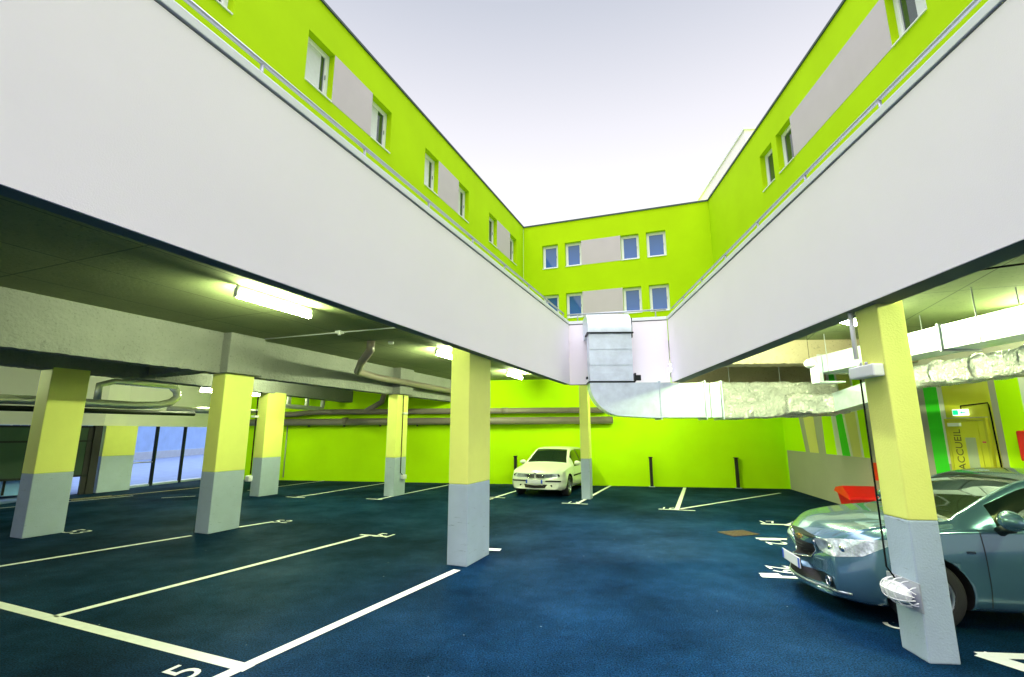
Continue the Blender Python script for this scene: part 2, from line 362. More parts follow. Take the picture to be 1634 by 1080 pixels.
rough_beam('concrete_beam','beam crossing from the capital column towards the far left column',L(6.55,-8.6),L(6.9,-11.2),.4,2.95,3.6)
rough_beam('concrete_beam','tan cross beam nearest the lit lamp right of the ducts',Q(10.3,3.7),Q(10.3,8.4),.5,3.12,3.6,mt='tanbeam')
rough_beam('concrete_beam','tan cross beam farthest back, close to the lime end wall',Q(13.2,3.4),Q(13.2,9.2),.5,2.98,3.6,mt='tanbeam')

# ------------------------------------------------------------------ columns
def column(label,az,u0,u1,v0,v1,top=3.6,cap=None,split=1.05,shear=0):
    um,vm=(u0+u1)/2,(v0+v1)/2; P=UV(az,um,vm); t=thing('column',label,'column',P,-R(az),'square car park columns')
    hx,hy=(v1-v0)/2,(u1-u0)/2
    m=MB(); m.box(-hx,hx,-hy,hy,0,split,bev=.012); obj('grey_base',m,M['grey'],t)
    zt=cap if cap else top
    m=MB(); m.box(-hx,hx,-hy,hy,split,zt,bev=.012); obj('yellow_shaft',m,M['yellow'],t)
    if cap:
        m=MB(); m.box(-hx-.04,hx+.12,-hy-.07,hy+.07,cap,top,bev=.02); obj('capital',m,M['beam'],t)
    return t
c755=column('yellow column with pale blue-grey base standing alone beside the long white bay line',AZL,6.12,6.85,-3.37,-3.07)
c375=column('yellow column with a square concrete capital under the rough beam',AZL,6.33,6.95,-8.58,-8.24,cap=2.84)
c75=column('wide yellow column at the left edge of the photo',AZL,4.92,5.5,-11.15,-10.78,top=2.9)
c420=column('slim yellow column with cable, beside the grey edge of the lime wall',AZL,10.35,11.0,-12.0,-11.65,top=2.9)
c630=column('yellow column with small concrete capital and a black cable down its front',AZL,11.75,12.3,-8.52,-8.2,cap=2.84)
c190=column('short yellow and taupe pier beside the blue street opening',AZL,9.2,10.1,-17.2,-16.8,top=1.95)
c935=column('thin yellow column right beside the white car',AZL,13.2,13.5,-3.22,-2.98)
cR=column('bright lime-yellow column in front of the blue-grey car',AZR,4.34,4.64,2.90,3.13,top=3.6)

# ------------------------------------------------------------------ parapets
def parapet(name,label,P,rz,length,thick,posts,side,z0=2.87):
    """face at local x=0, body towards x*side, length along +y"""
    t=thing(name,label,'parapet',(P[0],P[1],0),rz,'white parapets around the courtyard')
    m=MB(); m.box(0,side*thick,0,length,z0,4.325); obj('wall_face',m,M['white_render'],t)
    m=MB(); m.box(side*.015,side*(thick-.015),.0,length,4.325,4.345); obj('shadow_gap',m,M['gap'],t)
    m=MB(); m.box(-side*.012,side*(thick+.03),0,length,4.345,4.42,bev=.006); obj('coping',m,M['coping'],t)
    m=MB(); m.box(side*.01,side*(thick-.01),0,length,z0-.004,z0-.001); obj('soffit_strip',m,M['soffit'],t)  # thin dark sheet laid along the wall's underside
    xr=side*.12; m=MB(); m.tube([(xr,-.0,4.615),(xr,length+.0,4.615)],.020,10); rl_=obj('handrail',m,M['rail'],t)
    for p in posts:
        m=MB(); m.tube([(xr,p,4.42),(xr,p,4.60)],.014,8); m.tube([(xr,p,4.42),(xr,p,4.435)],.045,10); obj('rail_post',m,M['rail'],rl_)
    return t
lenL=11.15+7
parapet('parapet_wall','long white parapet with handrail along the left side of the courtyard',L(-7,-2.93),RL,lenL,-.14 if False else .14,[7+2.35+1.25*k for k in range(-7,8)],-1)
lenR=(CB2-Vector(Q(-7,2.81)[:2])).length
parapet('parapet_wall','long white parapet with handrail along the right side of the courtyard',Q(-7,2.81),RR,lenR,.24,[7+3.96+1.25*k for k in range(-7,6)],1)
d=CB2-CB1; 
parapet('parapet_wall','short white parapet joining the two long ones behind the upright duct',CB1.to_3d(),-math.atan2(d.x,d.y),d.length,.14,[.25,1.2,2.1],-1)

# ------------------------------------------------------------------ upper building wings
def holed_wall(Lx,z0,z1,holes,depth):
    xs=sorted({0,Lx,*[h[0] for h in holes],*[h[1] for h in holes]}); zs=sorted({z0,z1,*[h[2] for h in holes],*[h[3] for h in holes]})
    mb=MB(); inh=lambda x,z: any(h[0]<x<h[1] and h[2]<z<h[3] for h in holes)
    for a,b in zip(xs,xs[1:]):
        for c,d_ in zip(zs,zs[1:]):
            if not inh((a+b)/2,(c+d_)/2): mb.add([(a,0,c),(b,0,c),(b,0,d_),(a,0,d_)],[(0,1,2,3)])
    for a,b,c,d_ in holes:
        mb.add([(a,0,c),(b,0,c),(b,0,d_),(a,0,d_),(a,depth,c),(b,depth,c),(b,depth,d_),(a,depth,d_)],[(0,1,5,4),(1,2,6,5),(2,3,7,6),(3,0,4,7)])
    mb.add([(0,0,z0),(0,0,z1),(0,9,z1),(0,9,z0)],[(0,1,2,3)]); mb.add([(Lx,0,z0),(Lx,9,z0),(Lx,9,z1),(Lx,0,z1)],[(0,1,2,3)])
    mb.add([(0,0,z1),(Lx,0,z1),(Lx,9,z1),(0,9,z1)],[(0,1,2,3)])
    return mb
def wing(label,P,rz,Lx,holes,panels,glass,z1=12.35,pale_part=0):
    """local x along the facade (left to right seen from the courtyard), y into the building"""
    t=thing('building_wing',label,'building',(P[0],P[1],0),rz,'lime green building wings')
    obj('wall',holed_wall(Lx,3.85,z1,holes,.30),M['lime'],t,fixn=False)
    m=MB(); m.box(-.03,Lx+.03,-.04,.2,z1,z1+.07); obj('roof_edge',m,M['roofedge'],t)
    for p in panels:
        m=MB(); m.box(p[0],p[1],-.006,.0,p[2],p[3]); obj('lilac_panel',m,M['lilac'],t)
    for i,h in enumerate(holes):
        a,b,c,d_=h; f=MB()
        def ring(x0,x1,zz0,zz1,w,y0,y1):
            f.box(x0,x1,y0,y1,zz0,zz0+w); f.box(x0,x1,y0,y1,zz1-w,zz1); f.box(x0,x0+w,y0,y1,zz0+w,zz1-w); f.box(x1-w,x1,y0,y1,zz0+w,zz1-w)
        ring(a+.002,b-.002,c+.002,d_-.002,.08,.18,.26); ring(a+.077,b-.077,c+.077,d_-.077,.045,.195,.25)
        fo=obj('window',f,M['pvc'],t)
        m=MB(); m.add([(a+.1,.225,c+.1),(b-.1,.225,c+.1),(b-.1,.225,d_-.1),(a+.1,.225,d_-.1)],[(0,1,2,3)]); obj('pane',m,glass,fo,fixn=False)
        if pale_part:
            w_=(b-a-.2)*pale_part[i%len(pale_part)]; m=MB(); x_=(a+.1) if w_>0 else (b-.1); m.box(x_,x_+w_,.221,.2235,c+.1+(.12 if i%3==1 else 0),d_-.1); obj('pane_reflection',m,M['pane_reflection'],fo)  # pale sheet over part of the pane stands in for reflected sky
        m=MB(); m.box(a+.01,b-.01,-.03,.18,c-.015,c+.012); obj('sill',m,M['coping'],fo)
        m=MB(); m.box(b-.115,b-.095,.165,.195,(c+d_)/2-.06,(c+d_)/2+.06); obj('handle',m,M['rail'],fo)
    return t
UL0=-5
zl=(9.93,11.29)
wl=[(4.65,5.55),(7.44,8.33),(9.86,10.78),(12.70,13.60),(15.12,16.0),(17.98,18.86),(20.45,21.33)]
# left wing: facade at v=-8.2 ; local x = +u direction, y = -v direction  -> rotation 90-AZL
wing('lime green wing with paired windows along the left of the courtyard',L(UL0,-8.2),R(90-AZL),22.33-UL0,
     [(a-UL0,b-UL0,*zl) for a,b in wl],[(a-UL0,b-UL0,*zl) for a,b in ((8.33,9.86),(13.60,15.12),(18.86,20.45))],M['glass_dark'],pale_part=(.7,.8,.62,.75,.7,.6))
C0=Vector((.60,23.78)); D0=Vector((9.14,20.75)); d=D0-C0
zb0=(9.93,11.2); zb1=(7.27,8.55)
wb=[(1.02,1.84),(2.21,3.04),(4.98,5.84),(6.19,7.08)]
wing('lime green end wing with two rows of windows coloured like reflected blue sky facing the camera',C0,math.atan2(d.y,d.x),d.length,
     [(a,b,*z) for z in (zb0,zb1) for a,b in wb],[(3.04,4.98,*z) for z in (zb0,zb1)],M['glass_blue'],z1=12.33)
# right wing: facade at v=7.56, seen from the left; local x = -u direction
UR1=21.4
wr=[(15.13,16.03),(13.86,14.81),(8.64,9.62)]
wing('lime green wing with a long lilac panel along the right of the courtyard',Q(UR1,7.56),-R(90+AZR),UR1+5,
     [(UR1-b,UR1-a,9.95,11.3) for a,b in wr],[(UR1-13.86,UR1-9.62,9.95,11.3)],M['glass_dark'],z1=12.34,pale_part=(-.3,-.4,-.5))
m=MB(); m.box(0,3,0,6.2,12.3,13.15); t=thing('rooftop_block','white rooftop block rising above the far end of the right wing','rooftop block',Q(17.2,7.66),RR)
m.v=[(x,y,z) for x,y,z in m.v]; obj('white_wall',m,M['white_render'],t)
m=MB(); m.box(-.04,3.04,-.04,6.24,13.15,13.22); obj('roof_edge',m,M['coping'],t)

# ------------------------------------------------------------------ ground-floor walls
B2=Vector((8.77,15.81)); B1=Vector((-10.25,18.93)); d=(B1-B2); azb=math.atan2(d.y,d.x)
t=thing('back_wall','lime green wall across the far end of the car park','wall',(B2.x,B2.y,0),azb)
m=MB(); m.box(0,d.length,-.25,0,0,3.6); obj('painted_face',m,M['lime_wall'],t)
def bw(s_,off=0,z=0):                      # point on the back wall, s_ metres from the right corner, off in front of it
    n=Vector((d.y,-d.x)).normalized()
    if n.y>0: n=-n
    p=B2+d.normalized()*s_+n*off; return Vector((p.x,p.y,z))
A191=R(190.76); dv=Vector((math.sin(A191),math.cos(A191)))
t=thing('striped_wall','taupe side wall with lime, white, yellow and green painted stripes beside the red bin','wall',(B2.x,B2.y,0),math.atan2(dv.y,dv.x))
m=MB(); m.box(0,5.75,0.0,.25,0,3.6); obj('taupe_face',m,M['taupe'],t)
# local x = along wall towards the camera, the visible side is local -y
def stripe(bot,top,matn,z0=1.2,z1=3.55):
    k=(z1-1.2)/(2.13-1.2); tp=[bot[i]+(top[i]-bot[i])*k*.55 for i in (0,1)]
    m=MB(); m.add([(bot[0],0,z0),(bot[1],0,z0),(tp[1],0,z1),(tp[0],0,z1),(bot[0],-.004,z0),(bot[1],-.004,z0),(tp[1],-.004,z1),(tp[0],-.004,z1)],[(0,1,2,3),(4,5,6,7),(0,1,5,4),(1,2,6,5),(2,3,7,6),(3,0,4,7)])
    obj('painted_stripe',m,M[matn],t)
stripe((.004,1.62),(.004,1.2),'lime_wall'); 
m=MB(); m.box(.004,.12,-.004,0,0,1.2); obj('painted_stripe',m,M['lime_wall'],t)
for b_,t_,c_ in (((1.92,2.5),(1.55,2.33),'paleyellow'),((2.95,3.57),(2.92,3.43),'lime_wall'),((3.57,3.85),(3.43,3.66),'wallwhite'),((3.85,4.25),(3.66,3.97),'green'),
    ((4.25,4.37),(3.97,4.08),'wallwhite'),((4.37,4.77),(4.08,4.68),'paleyellow'),((4.77,4.87),(4.68,4.78),'wallwhite'),((4.87,5.15),(4.78,5.2),'lime_wall')): stripe(b_,t_,c_)
# reception wall
RP=Vector((8.12,9.1)); A176=R(176); rv=Vector((math.sin(A176),math.cos(A176)))
t=thing('reception_wall','green and yellow wall around the reception door behind the blue-grey car','wall',(RP.x,RP.y,0),math.atan2(rv.y,rv.x))
m=MB(); m.box(-1.35,4.2,0.0,.25,0,3.6); obj('taupe_face',m,M['taupe'],t)
def rp(name,x0,x1,z0,z1,matn,th=.004,y=0):
    m=MB(); m.box(x0,x1,y-th,y,z0,z1); return obj(name,m,M[matn],t)
rp('painted_stripe',-.38,-.1,.0,3.0,'green'); rp('painted_stripe',-.1,-.005,1.18,3.0,'wallwhite')
rp('painted_stripe',.0,.84,2.02,2.66,'dooryellow'); rp('painted_stripe',.75,.84,0,2.02,'dooryellow',.005)
rp('painted_stripe',.95,1.32,1.18,2.9,'lime_wall'); rp('painted_stripe',1.32,1.6,1.18,2.9,'wallwhite'); rp('painted_stripe',1.6,3.2,1.18,2.9,'lime_wall')
m=MB(); m.box(-.1,.93,-.12,-.004,2.67,2.72); obj('top_ledge',m,M['gap'],t)
dt=thing('reception_door','yellow reception door with upright lettering and a narrow frosted pane','door',(RP.x,RP.y,0),math.atan2(rv.y,rv.x))
m=MB(); m.box(.0,.045,-.06,-.004,0,2.0); m.box(.70,.745,-.06,-.004,0,2.0); m.box(.045,.70,-.06,-.004,1.955,2.0); obj('door_frame',m,M['doorframe'],dt)
m=MB(); m.box(.047,.58,-.045,-.006,.01,1.95); m.box(.59,.698,-.045,-.006,.01,1.95); lf=obj('door_leaf',m,M['dooryellow'],dt)
m=MB(); m.box(.33,.51,-.05,-.046,.95,1.66); obj('glass_pane',m,M['doorglass'],lf)
m=MB(); m.box(.54,.56,-.09,-.046,1.0,1.05); m.box(.46,.56,-.10,-.085,1.01,1.04); obj('handle',m,M['chrome'],lf)
m=MB(); m.box(.08,.30,-.09,-.046,1.86,1.92); obj('door_closer',m,M['plastic'],lf)
tm=textmesh('ACCUEIL',.17,.002); place(tm,Matrix.Translation((.20,-.049,1.45))@Matrix.Rotation(R(90),4,'X')@Matrix.Rotation(R(90),4,'Z')@Matrix.Diagonal((1.05,1.1,1,1)))
obj('lettering',tm,M['text'],lf)
m=MB(); m.box(.62,.68,-.049,-.0455,1.57,1.60); obj('sticker',m,M['pink'],lf)
et=thing('exit_sign','small lit green and white exit sign above the reception door','exit sign',(*(RP+rv*.31),2.05),math.atan2(rv.y,rv.x))
m=MB(); m.box(-.13,.13,-.055,-.004,0,.11,bev=.006); obj('casing',m,M['exitwhite'],et)
m=MB(); m.box(-.12,-.02,-.058,-.0555,.012,.098); m.box(.05,.12,-.058,-.0555,.045,.062)
m.add([(.05,-.058,.085),(.05,-.058,.022),(.015,-.058,.053)],[(0,1,2)]); obj('pictogram',m,M['exitgreen'],et)
ct=MB(); X=lambda s_,z,o=.02:(*(RP+rv*s_+Vector((-rv.y,rv.x))*(-1)*0),0)
nrm=Vector((rv.y,-rv.x)); nrm=nrm if nrm.x<0 else -nrm
def rw(s_,z,o=.02): p=RP+rv*s_+nrm*o; return (p.x,p.y,z)
ct.tube([rw(.32,2.165),rw(.32,2.22),rw(.80,2.25),rw(.81,2.2),rw(.83,1.15)],.012,6); obj('conduit',ct,M['darkcable'],label='black cable running from the exit sign down beside the reception door',cat='cable')
m=MB(); m.box(-.05,.05,-.05,0,-.06,.06,bev=.008); obj('switch_box',m,M['plastic'],loc=(*rw(.83,1.1,.0)[:2],1.1),rz=math.atan2(rv.y,rv.x),label='small socket box at the end of the black cable by the door',cat='socket box')
m=MB(); m.box(-.12,.16,-.14,-.006,1.3,1.78,bev=.03); eb=obj('extinguisher_cabinet',m,M['red'],loc=(*(RP+rv*1.36),0),rz=math.atan2(rv.y,rv.x),label='red fire cabinet on the green wall at the right edge of the photo',cat='fire cabinet')
p=B2+dv*5.45; m=MB(); m.box(-.12,.12,-.08,-.004,.75,1.12,bev=.02); obj('fire_sign_box',m,M['red'],loc=(p.x,p.y,0),rz=math.atan2(dv.y,dv.x),label='narrow red box on the striped wall, half hidden behind the lime-yellow column',cat='fire box')
# return wall between the two, and outer right enclosure
e1=B2+dv*5.75; m=MB(); m.prism([tuple(e1),tuple(e1+Vector((0,.25))),(8.6,e1.y+.25),(8.6,e1.y)],0,3.6); obj('return_wall',m,M['taupe'],label='short taupe return wall where the striped wall meets the reception wall',cat='wall')

# left entrance side
en=thing('entrance_wall','white beam wall over the street opening and gate at the far left','wall',(0,0,0))
path=[Vector((-10.25,18.93)),Vector((-11.7,18.95)),Vector((-12.35,15.62)),Vector((-12.2,14.6)),Vector((-13.4,12.6)),Vector((-17.5,6.4))]
def seg(p,q,z0,z1,th,mt,name,par,off=0.0):
    p=Vector(p);q=Vector(q);dd=(q-p).normalized(); n=Vector((-dd.y,dd.x)); n=n if n.x<0 else -n
    m=MB(); m.prism([tuple(p+n*off),tuple(q+n*off),tuple(q+n*(off+th)),tuple(p+n*(off+th))],z0,z1); return obj(name,m,M[mt],par)
for a,b in zip(path[1:],path[2:]): seg(a,b,1.95,3.6,.25,'wallwhite','header',en)
seg(path[0],path[1],0,3.6,.2,'lime_wall','green_pier',en,-.1)
seg(path[3]+Vector((0,.0)),path[3]+Vector((-.1,-.16)),0,1.95,.2,'black','gate_post',en)
pt=path[1].lerp(path[2],.02)
# street railing posts and threshold
fe=thing('street_screen','dark posts and low rail standing in the blue street opening','screen',(0,0,0))
for k in (.02,.33,.66):
    q=path[1].lerp(path[2],k); m=MB(); m.box(q.x-.04,q.x+.04,q.y-.04,q.y+.04,0,1.95); obj('post',m,M['trim'],fe)
q0=path[1].lerp(path[2],.9); m=MB(); m.prism([tuple(q0+Vector((0,.1))),tuple(q0-Vector((0,.1))),tuple(q0-Vector((.05,.1))),tuple(q0+Vector((-.05,.1)))],.0,1.0); obj('dark_panel',m,M['gategreen'],fe)
qa=path[1].lerp(path[2],.66); m=MB(); m.tube([(qa.x,qa.y,.78),(q0.x,q0.y,.78)],.02,8); obj('low_rail',m,M['rail'],fe)
seg(path[1],path[2],.0,.06,.3,'grey','threshold',fe)
gt=thing('sliding_gate','dark green panelled gate in a black frame beyond the wide left column','gate',(0,0,0))
for k in range(3):
    a=path[3].lerp(path[4],.12) if k==0 else path[3].lerp(path[4],.12)+(path[5]-path[3]).normalized()*(2.2*k)
    b=path[3].lerp(path[4],.12)+(path[5]-path[3]).normalized()*(2.2*(k+1)-.08)
    seg(a,b,.55,1.9,.05,'gategreen','gate_panel',gt,.06)
a=path[3].lerp(path[4],.05); b=a+(path[5]-path[3]).normalized()*6.8
seg(a,b,1.88,1.94,.08,'trim','top_rail',gt,.04); seg(a,b,1.48,1.53,.08,'trim','mid_rail',gt,.04); seg(a,a+(b-a)*.03,0,1.94,.10,'black','frame_post',gt,.04); seg(a,b,.50,.56,.08,'trim','bottom_rail',gt,.04)
m=MB(); bb=a+Vector((-.55,-.25)); dd=(b-a).normalized(); n=Vector((-dd.y,dd.x)); n=n if n.x<0 else -n
pb=a+dd*.45+n*.5; m.prism([tuple(pb),tuple(pb+dd*5.5),tuple(pb+dd*5.5+n*1.2),tuple(pb+n*1.2)],.08,.62); 
bx=obj('storage_container',m,M['bluebox'],label='low pale blue container lying behind the dark green gate',cat='container')
m=MB()
for k in range(1,9): 
    p=pb+dd*(.6*k); m=MB(); m.prism([tuple(p),tuple(p+dd*.05),tuple(p+dd*.05-n*.03),tuple(p-n*.03)],.1,.6); obj('side_rib',m,M['trim'],bx)
# house across the street
hs=thing('street_house','pale blue rendered house seen across the street through the opening','house',(-21.5,14,0),R(8))
m=MB(); m.box(-6,0,-22,30,0,7.5); obj('wall',m,M['blueoff'],hs)
obj('street',MB().add([(-60,-30,.006),(-13.2,-30,.006),(-12.6,15.6,.006),(-11.9,19,.006),(-11.9,60,.006),(-60,60,.006)],[(0,1,2,3,4,5)]),M['street'],kind='structure',fixn=False)
for y in (9.0,12.0,-4.0,2.5):
    m=MB(); m.box(0,.06,y-.9,y+.9,2.0,2.9); wo=obj('window',m,M['pvc'],hs)
    m=MB()
    for k in range(4): m.box(.06,.075,y-.84+k*.44,y-.84+k*.44+.38,2.06,2.84)
    obj('pane',m,M['glass_blue'],wo)
m=MB(); m.box(.0,.05,-22,30,0,.5); obj('plinth',m,M['grey'],hs)

# ------------------------------------------------------------------ bumper posts
for (s_,lab) in ((8.75,'black post against the lime wall left of the white car'),(4.22,'black post against the lime wall between the white car and the forked bay line'),(1.55,'black post against the lime wall nearest the taupe corner')):
    p=bw(s_,.10); t=thing('wall_post',lab,'post',p,azb,'black posts against the lime wall')
    m=MB(); m.box(-.045,.045,-.045,.045,.02,.93,bev=.008); obj('upright',m,M['black'],t)
    m=MB(); m.box(-.09,.09,-.07,.07,0,.02); obj('base_plate',m,M['galv'],t)
    m=MB(); m.box(-.06,.06,-.1,.1,.93,.955,bev=.006); obj('cap',m,M['trim'],t)

# ------------------------------------------------------------------ brown pipes
def pipe(name,label,pts,r,matn,cat='pipe',group=None,clips=None,n=14,joints=()):
    t=thing(name,label,cat,(0,0,0),0,group)
    m=MB(); m.tube(pts,r,n); obj('tube',m,M[matn],t)
    for (p,q) in joints:
        m=MB(); m.tube([p,q],r*1.12,n); obj('joint_collar',m,M[matn],t)
    for (p,h) in (clips or []):
        m=MB(); m.box(p[0]-.015,p[0]+.015,p[1]-.012,p[1]+.15,p[2]-r-h,p[2]+.02); obj('bracket',m,M['trim'],t)
    return t
def clipset(z,a,b,n): return [(bw(a+(b-a)*k/n,.22,z),.07) for k in range(n+1)]
pipe('drain_pipe','upper of the two brown pipes along the lime end wall',[bw(5.6,.22,2.50),bw(16.4,.22,2.50),bw(17.2,.22,2.42),bw(18.8,.22,2.42)],.10,'brown',group='brown pipes along the end wall',joints=[(bw(9.2,.22,2.5),bw(9.0,.22,2.5)),(bw(13.2,.22,2.5),bw(13,.22,2.5))])
pipe('drain_pipe','lower of the two brown pipes along the lime end wall',[bw(5.4,.24,2.16),bw(19,.24,2.12)],.125,'brown',group='brown pipes along the end wall',clips=clipset(2.16,10.9,18,5),joints=[(bw(10.3,.24,2.15),bw(10.1,.24,2.15)),(bw(15.2,.24,2.15),bw(15,.24,2.15))])
pipe('drain_pipe','slanting brown pipe joining the upper wall pipe from above, left of the cabled column',[bw(14.3,.24,2.52),bw(13.7,.24,2.85),bw(13.5,.24,3.55)],.10,'brown',group='brown pipes along the end wall')
pipe('elbow_pipe','brown pipe bending down from the ceiling and running beside the rough beam',[L(8.0,-6.3,3.6),L(8.0,-6.3,3.42),L(8.6,-7.0,3.28),L(9.4,-7.75,3.20),L(10.4,-7.98,3.18),L(16.6,-7.98,3.12)],.085,'brown')
m=MB(); m.tube([bw(17.55,.03,.1),bw(17.55,.03,2.0)],.02,8); obj('conduit',m,M['rail'],label='thin grey conduit upright on the lime wall beside the slim yellow column',cat='conduit')
# silver pipes, left
sv=-13.6
pipe('silver_duct','long silver foil pipe along the far left under the beams',[L(3,sv,2.42),L(6.3,sv,2.44),L(8.0,sv,2.43),L(8.6,sv,2.47),L(8.9,sv,2.56),L(9.05,sv,2.70),L(9.03,sv,2.86),L(8.9,sv,2.98)],.10,'silver','duct')
pipe('silver_duct','short silver foil pipe looping above the long one at the far left',[L(7.0,sv+.3,2.5),L(7.0,sv+.3,2.86),L(7.3,sv+.3,2.97),L(8.8,sv+.3,2.97)],.075,'silver','duct')
pipe('silver_duct','thin silver pipe continuing beyond the capital column',[L(9.0,sv-.2,2.38),L(12.2,sv-.2,2.42)],.09,'silver','duct')
pipe('black_pipe','black pipe hung just below the long silver foil pipe',[L(3,sv,2.24),L(9.6,sv,2.27)],.06,'trim')
pipe('white_pipe','white pipe run with three upturned ends by the slim yellow column',[L(11.7,-13,2.62),L(13.6,-13,2.6),L(13.95,-13,2.62),L(13.98,-13,3.0)],.075,'plastic',n=10)
for uu,l_ in ((12.4,'left white pipe stub rising from the white pipe run'),(13.2,'middle white pipe stub rising from the white pipe run')):
    pipe('pipe_stub',l_,[L(uu,-13,2.68),L(uu,-13,3.02)],.07,'plastic',n=10)

# ------------------------------------------------------------------ ducts
def rect_sect(w_,h_): return [(-w_/2,-h_/2),(w_/2,-h_/2),(w_/2,h_/2),(-w_/2,h_/2)]
ang=math.atan2(-.0,1)
dk=thing('ventilation_duct','big galvanised duct dropping over the short parapet and bending right under the ceiling','duct',(2.2,10.78,0),R(-2))
X0,X1=-.50,.46
# hood over the parapet: quarter bend in the y-z plane
hood=MB(); pr=[]
for k in range(13):
    a=R(90*k/12); pr.append((-.40*math.sin(a)+.0-.0, 3.92+ .50*math.cos(a)))
# outer skin of the bend, from horizontal (rear) to vertical (front)
outer=[(.75,4.42)]+[( .05-.42*math.sin(R(90*k/12)), 3.98+.44*math.cos(R(90*k/12))) for k in range(13)]
inner=[(.75,3.98),(.06,3.98)]
poly=outer+[(-.37,3.93),(.05,3.93)]+[( .75,3.93)]
n=len(poly); vs=[(X0,y,z) for y,z in poly]+[(X1,y,z) for y,z in poly]
hood.add(vs,[list(range(n)),list(range(n,2*n))[::-1]]+[(i,(i+1)%n,n+(i+1)%n,n+i) for i in range(n)]); obj('top_bend',hood,M['galv'],dk)
m=MB(); m.box(X0-.03,X1+.03,-.40,.06,3.90,3.93); m.box(X1+.03,X1+.075,-.1,.10,3.86,4.32,bev=.01); obj('top_flange',m,M['trim'],dk)
m=MB()
zz=3.90; k=0
while zz>2.86:                       # cross-ribbed upright sheet
    z2=max(zz-.175,2.84); o=.012 if k%2 else 0; m.box(X0+.012,X1-.012,-.36-o,.04,z2,zz); zz=z2; k+=1
obj('upright_section',m,M['galv'],dk)
m=MB(); m.box(X0-.02,X1+.02,-.39,.05,2.81,2.84); m.box(X1+.02,X1+.16,-.34,-.30,2.86,2.98,bev=.01); m.box(X1+.02,X1+.05,-.36,-.2,2.84,3.02); m.box(X0-.06,X0-.02,-.3,-.2,2.9,2.95); obj('lower_flange',m,M['trim'],dk)
el_=[]
H0,H1=2.05,2.81; rad=.72
for k in range(13):
    a=R(90*k/12); el_.append((X0+rad-rad*math.cos(a),H1-(.0)-rad*math.sin(a)+0))
poly=[(X0,H1)]+[(x,max(z,H0)) for x,z in el_[1:]]+[(1.0,H0),(1.0,H1)]
n=len(poly); m=MB(); vs=[(x,-.38,z) for x,z in poly]+[(x,.10,z) for x,z in poly]
m.add(vs,[list(range(n)),list(range(n,2*n))[::-1]]+[(i,(i+1)%n,n+(i+1)%n,n+i) for i in range(n)]); obj('lower_bend',m,M['galv'],dk)
m=MB()
for xa,xb in ((1.005,1.95),(1.96,2.05),(2.06,2.28)): m.box(xa,xb,-.375,.10,H0+.01,H1-.01,bev=.008)
obj('straight_section',m,M['galv'],dk)
m=MB()
for x in (1.0,1.95,2.30):
    m=MB(); m.box(x-.012,x+.012,-.41,.13,H0-.03,H1+.03); obj('joint_flange',m,M['galv'],dk)
# foil wrapped part: crumpled box
def crumple(name,par,p0,p1,w_,h0,h1,amp,seed,nn=110,sq=4.0):
    p0=Vector(p0);p1=Vector(p1);dd=(p1-p0); Ln=dd.length; dd.normalize(); side=dd.cross(Vector((0,0,1))).normalized(); up=side.cross(dd)
    K=72; vs=[]
    for i in range(nn+1):
        t_=i/nn; c=p0.lerp(p1,t_); h_=h0+(h1-h0)*t_
        for k in range(K):
            a=2*math.pi*k/K; ca,sa=math.cos(a),math.sin(a); e=2/sq
            x=math.copysign(abs(ca)**e,ca)*w_/2; z=math.copysign(abs(sa)**e,sa)*h_/2
            q=Vector((t_*Ln*4+seed,x*5,z*5)); dsp=amp*(.8*noise.noise(q)+.9*(.3-abs(noise.noise(q*1.7)))+.6*(.3-abs(noise.noise(q*3.9)))+.3*noise.noise(q*7))
            rr=Vector((x,z)).normalized(); vs.append(c+side*(x+rr.x*dsp)+up*(z+rr.y*dsp))
    m=MB(); m.add(vs,[(i*K+k,i*K+(k+1)%K,(i+1)*K+(k+1)%K,(i+1)*K+k) for i in range(nn) for k in range(K)],0,True)
    m.add(vs[:K],[list(range(K))[::-1]]); m.add(vs[-K:],[list(range(K))])
    return obj(name,m,M['foil'],par)
crumple('foil_section',dk,(2.29,-.14,2.42),(4.75,-.14,2.46),.48,.78,.70,.035,1.0,sq=7)
m=MB()
for x in (1.5,2.6,3.7,4.4):
    m=MB(); m.tube([(x,-.1,2.78),(x,-.1,3.6)],.007,6); obj('hanger_rod',m,M['rail'],dk)
bd=thing('branch_duct','foil-wrapped branch duct turning from the big duct towards the camera on the right','duct',(0,0,0))
crumple('foil_bend',bd,(5.75,10.15,2.33),(6.75,9.75,2.33),.40,.40,.40,.035,5.0,nn=40,sq=5)
def rduct(name,par,pts,w_,h_,mt):
    m=MB(); m.tube([Vector(p) for p in pts],1,sect=rect_sect(w_,h_),smooth=False,upv=(0,0,1)); return obj(name,m,M[mt],par)
rduct('bare_section',bd,[(6.62,9.78,2.33),(6.52,8.6,2.46),(6.45,8.05,2.56)],.36,.36,'galv')
crumple('foil_section',bd,(6.45,8.1,2.60),(6.35,1.0,2.66),.36,.34,.36,.022,9.0,nn=160,sq=3)
m=MB()
for y in (7.2,6.55,5.9,5.2,4.4):
    m=MB(); m.tube([(6.42,y,2.63),(6.42,y-.035,2.63)],.20,18); obj('tape_band',m,M['foil'],bd)
rd=thing('rectangular_duct','bright rectangular sheet duct hung above the foil-wrapped one on the right','duct',(0,0,0))
m=MB(); yy=9.3; k=0
while yy>1:
    y2=yy-(1.35 if k<3 else .32); o=.0 if k<3 else (.012 if k%2 else 0); m.box(6.0-o,6.5,y2+.004,yy-.004,2.89-o,3.22+o); yy=y2; k+=1
obj('sheet_section',m,M['galv'],rd)
m=MB()
for y in (9.3,7.95,6.6,5.25):
    m=MB(); m.box(5.97,6.53,y-.015,y+.015,2.86,3.25); obj('joint_flange',m,M['rail'],rd)
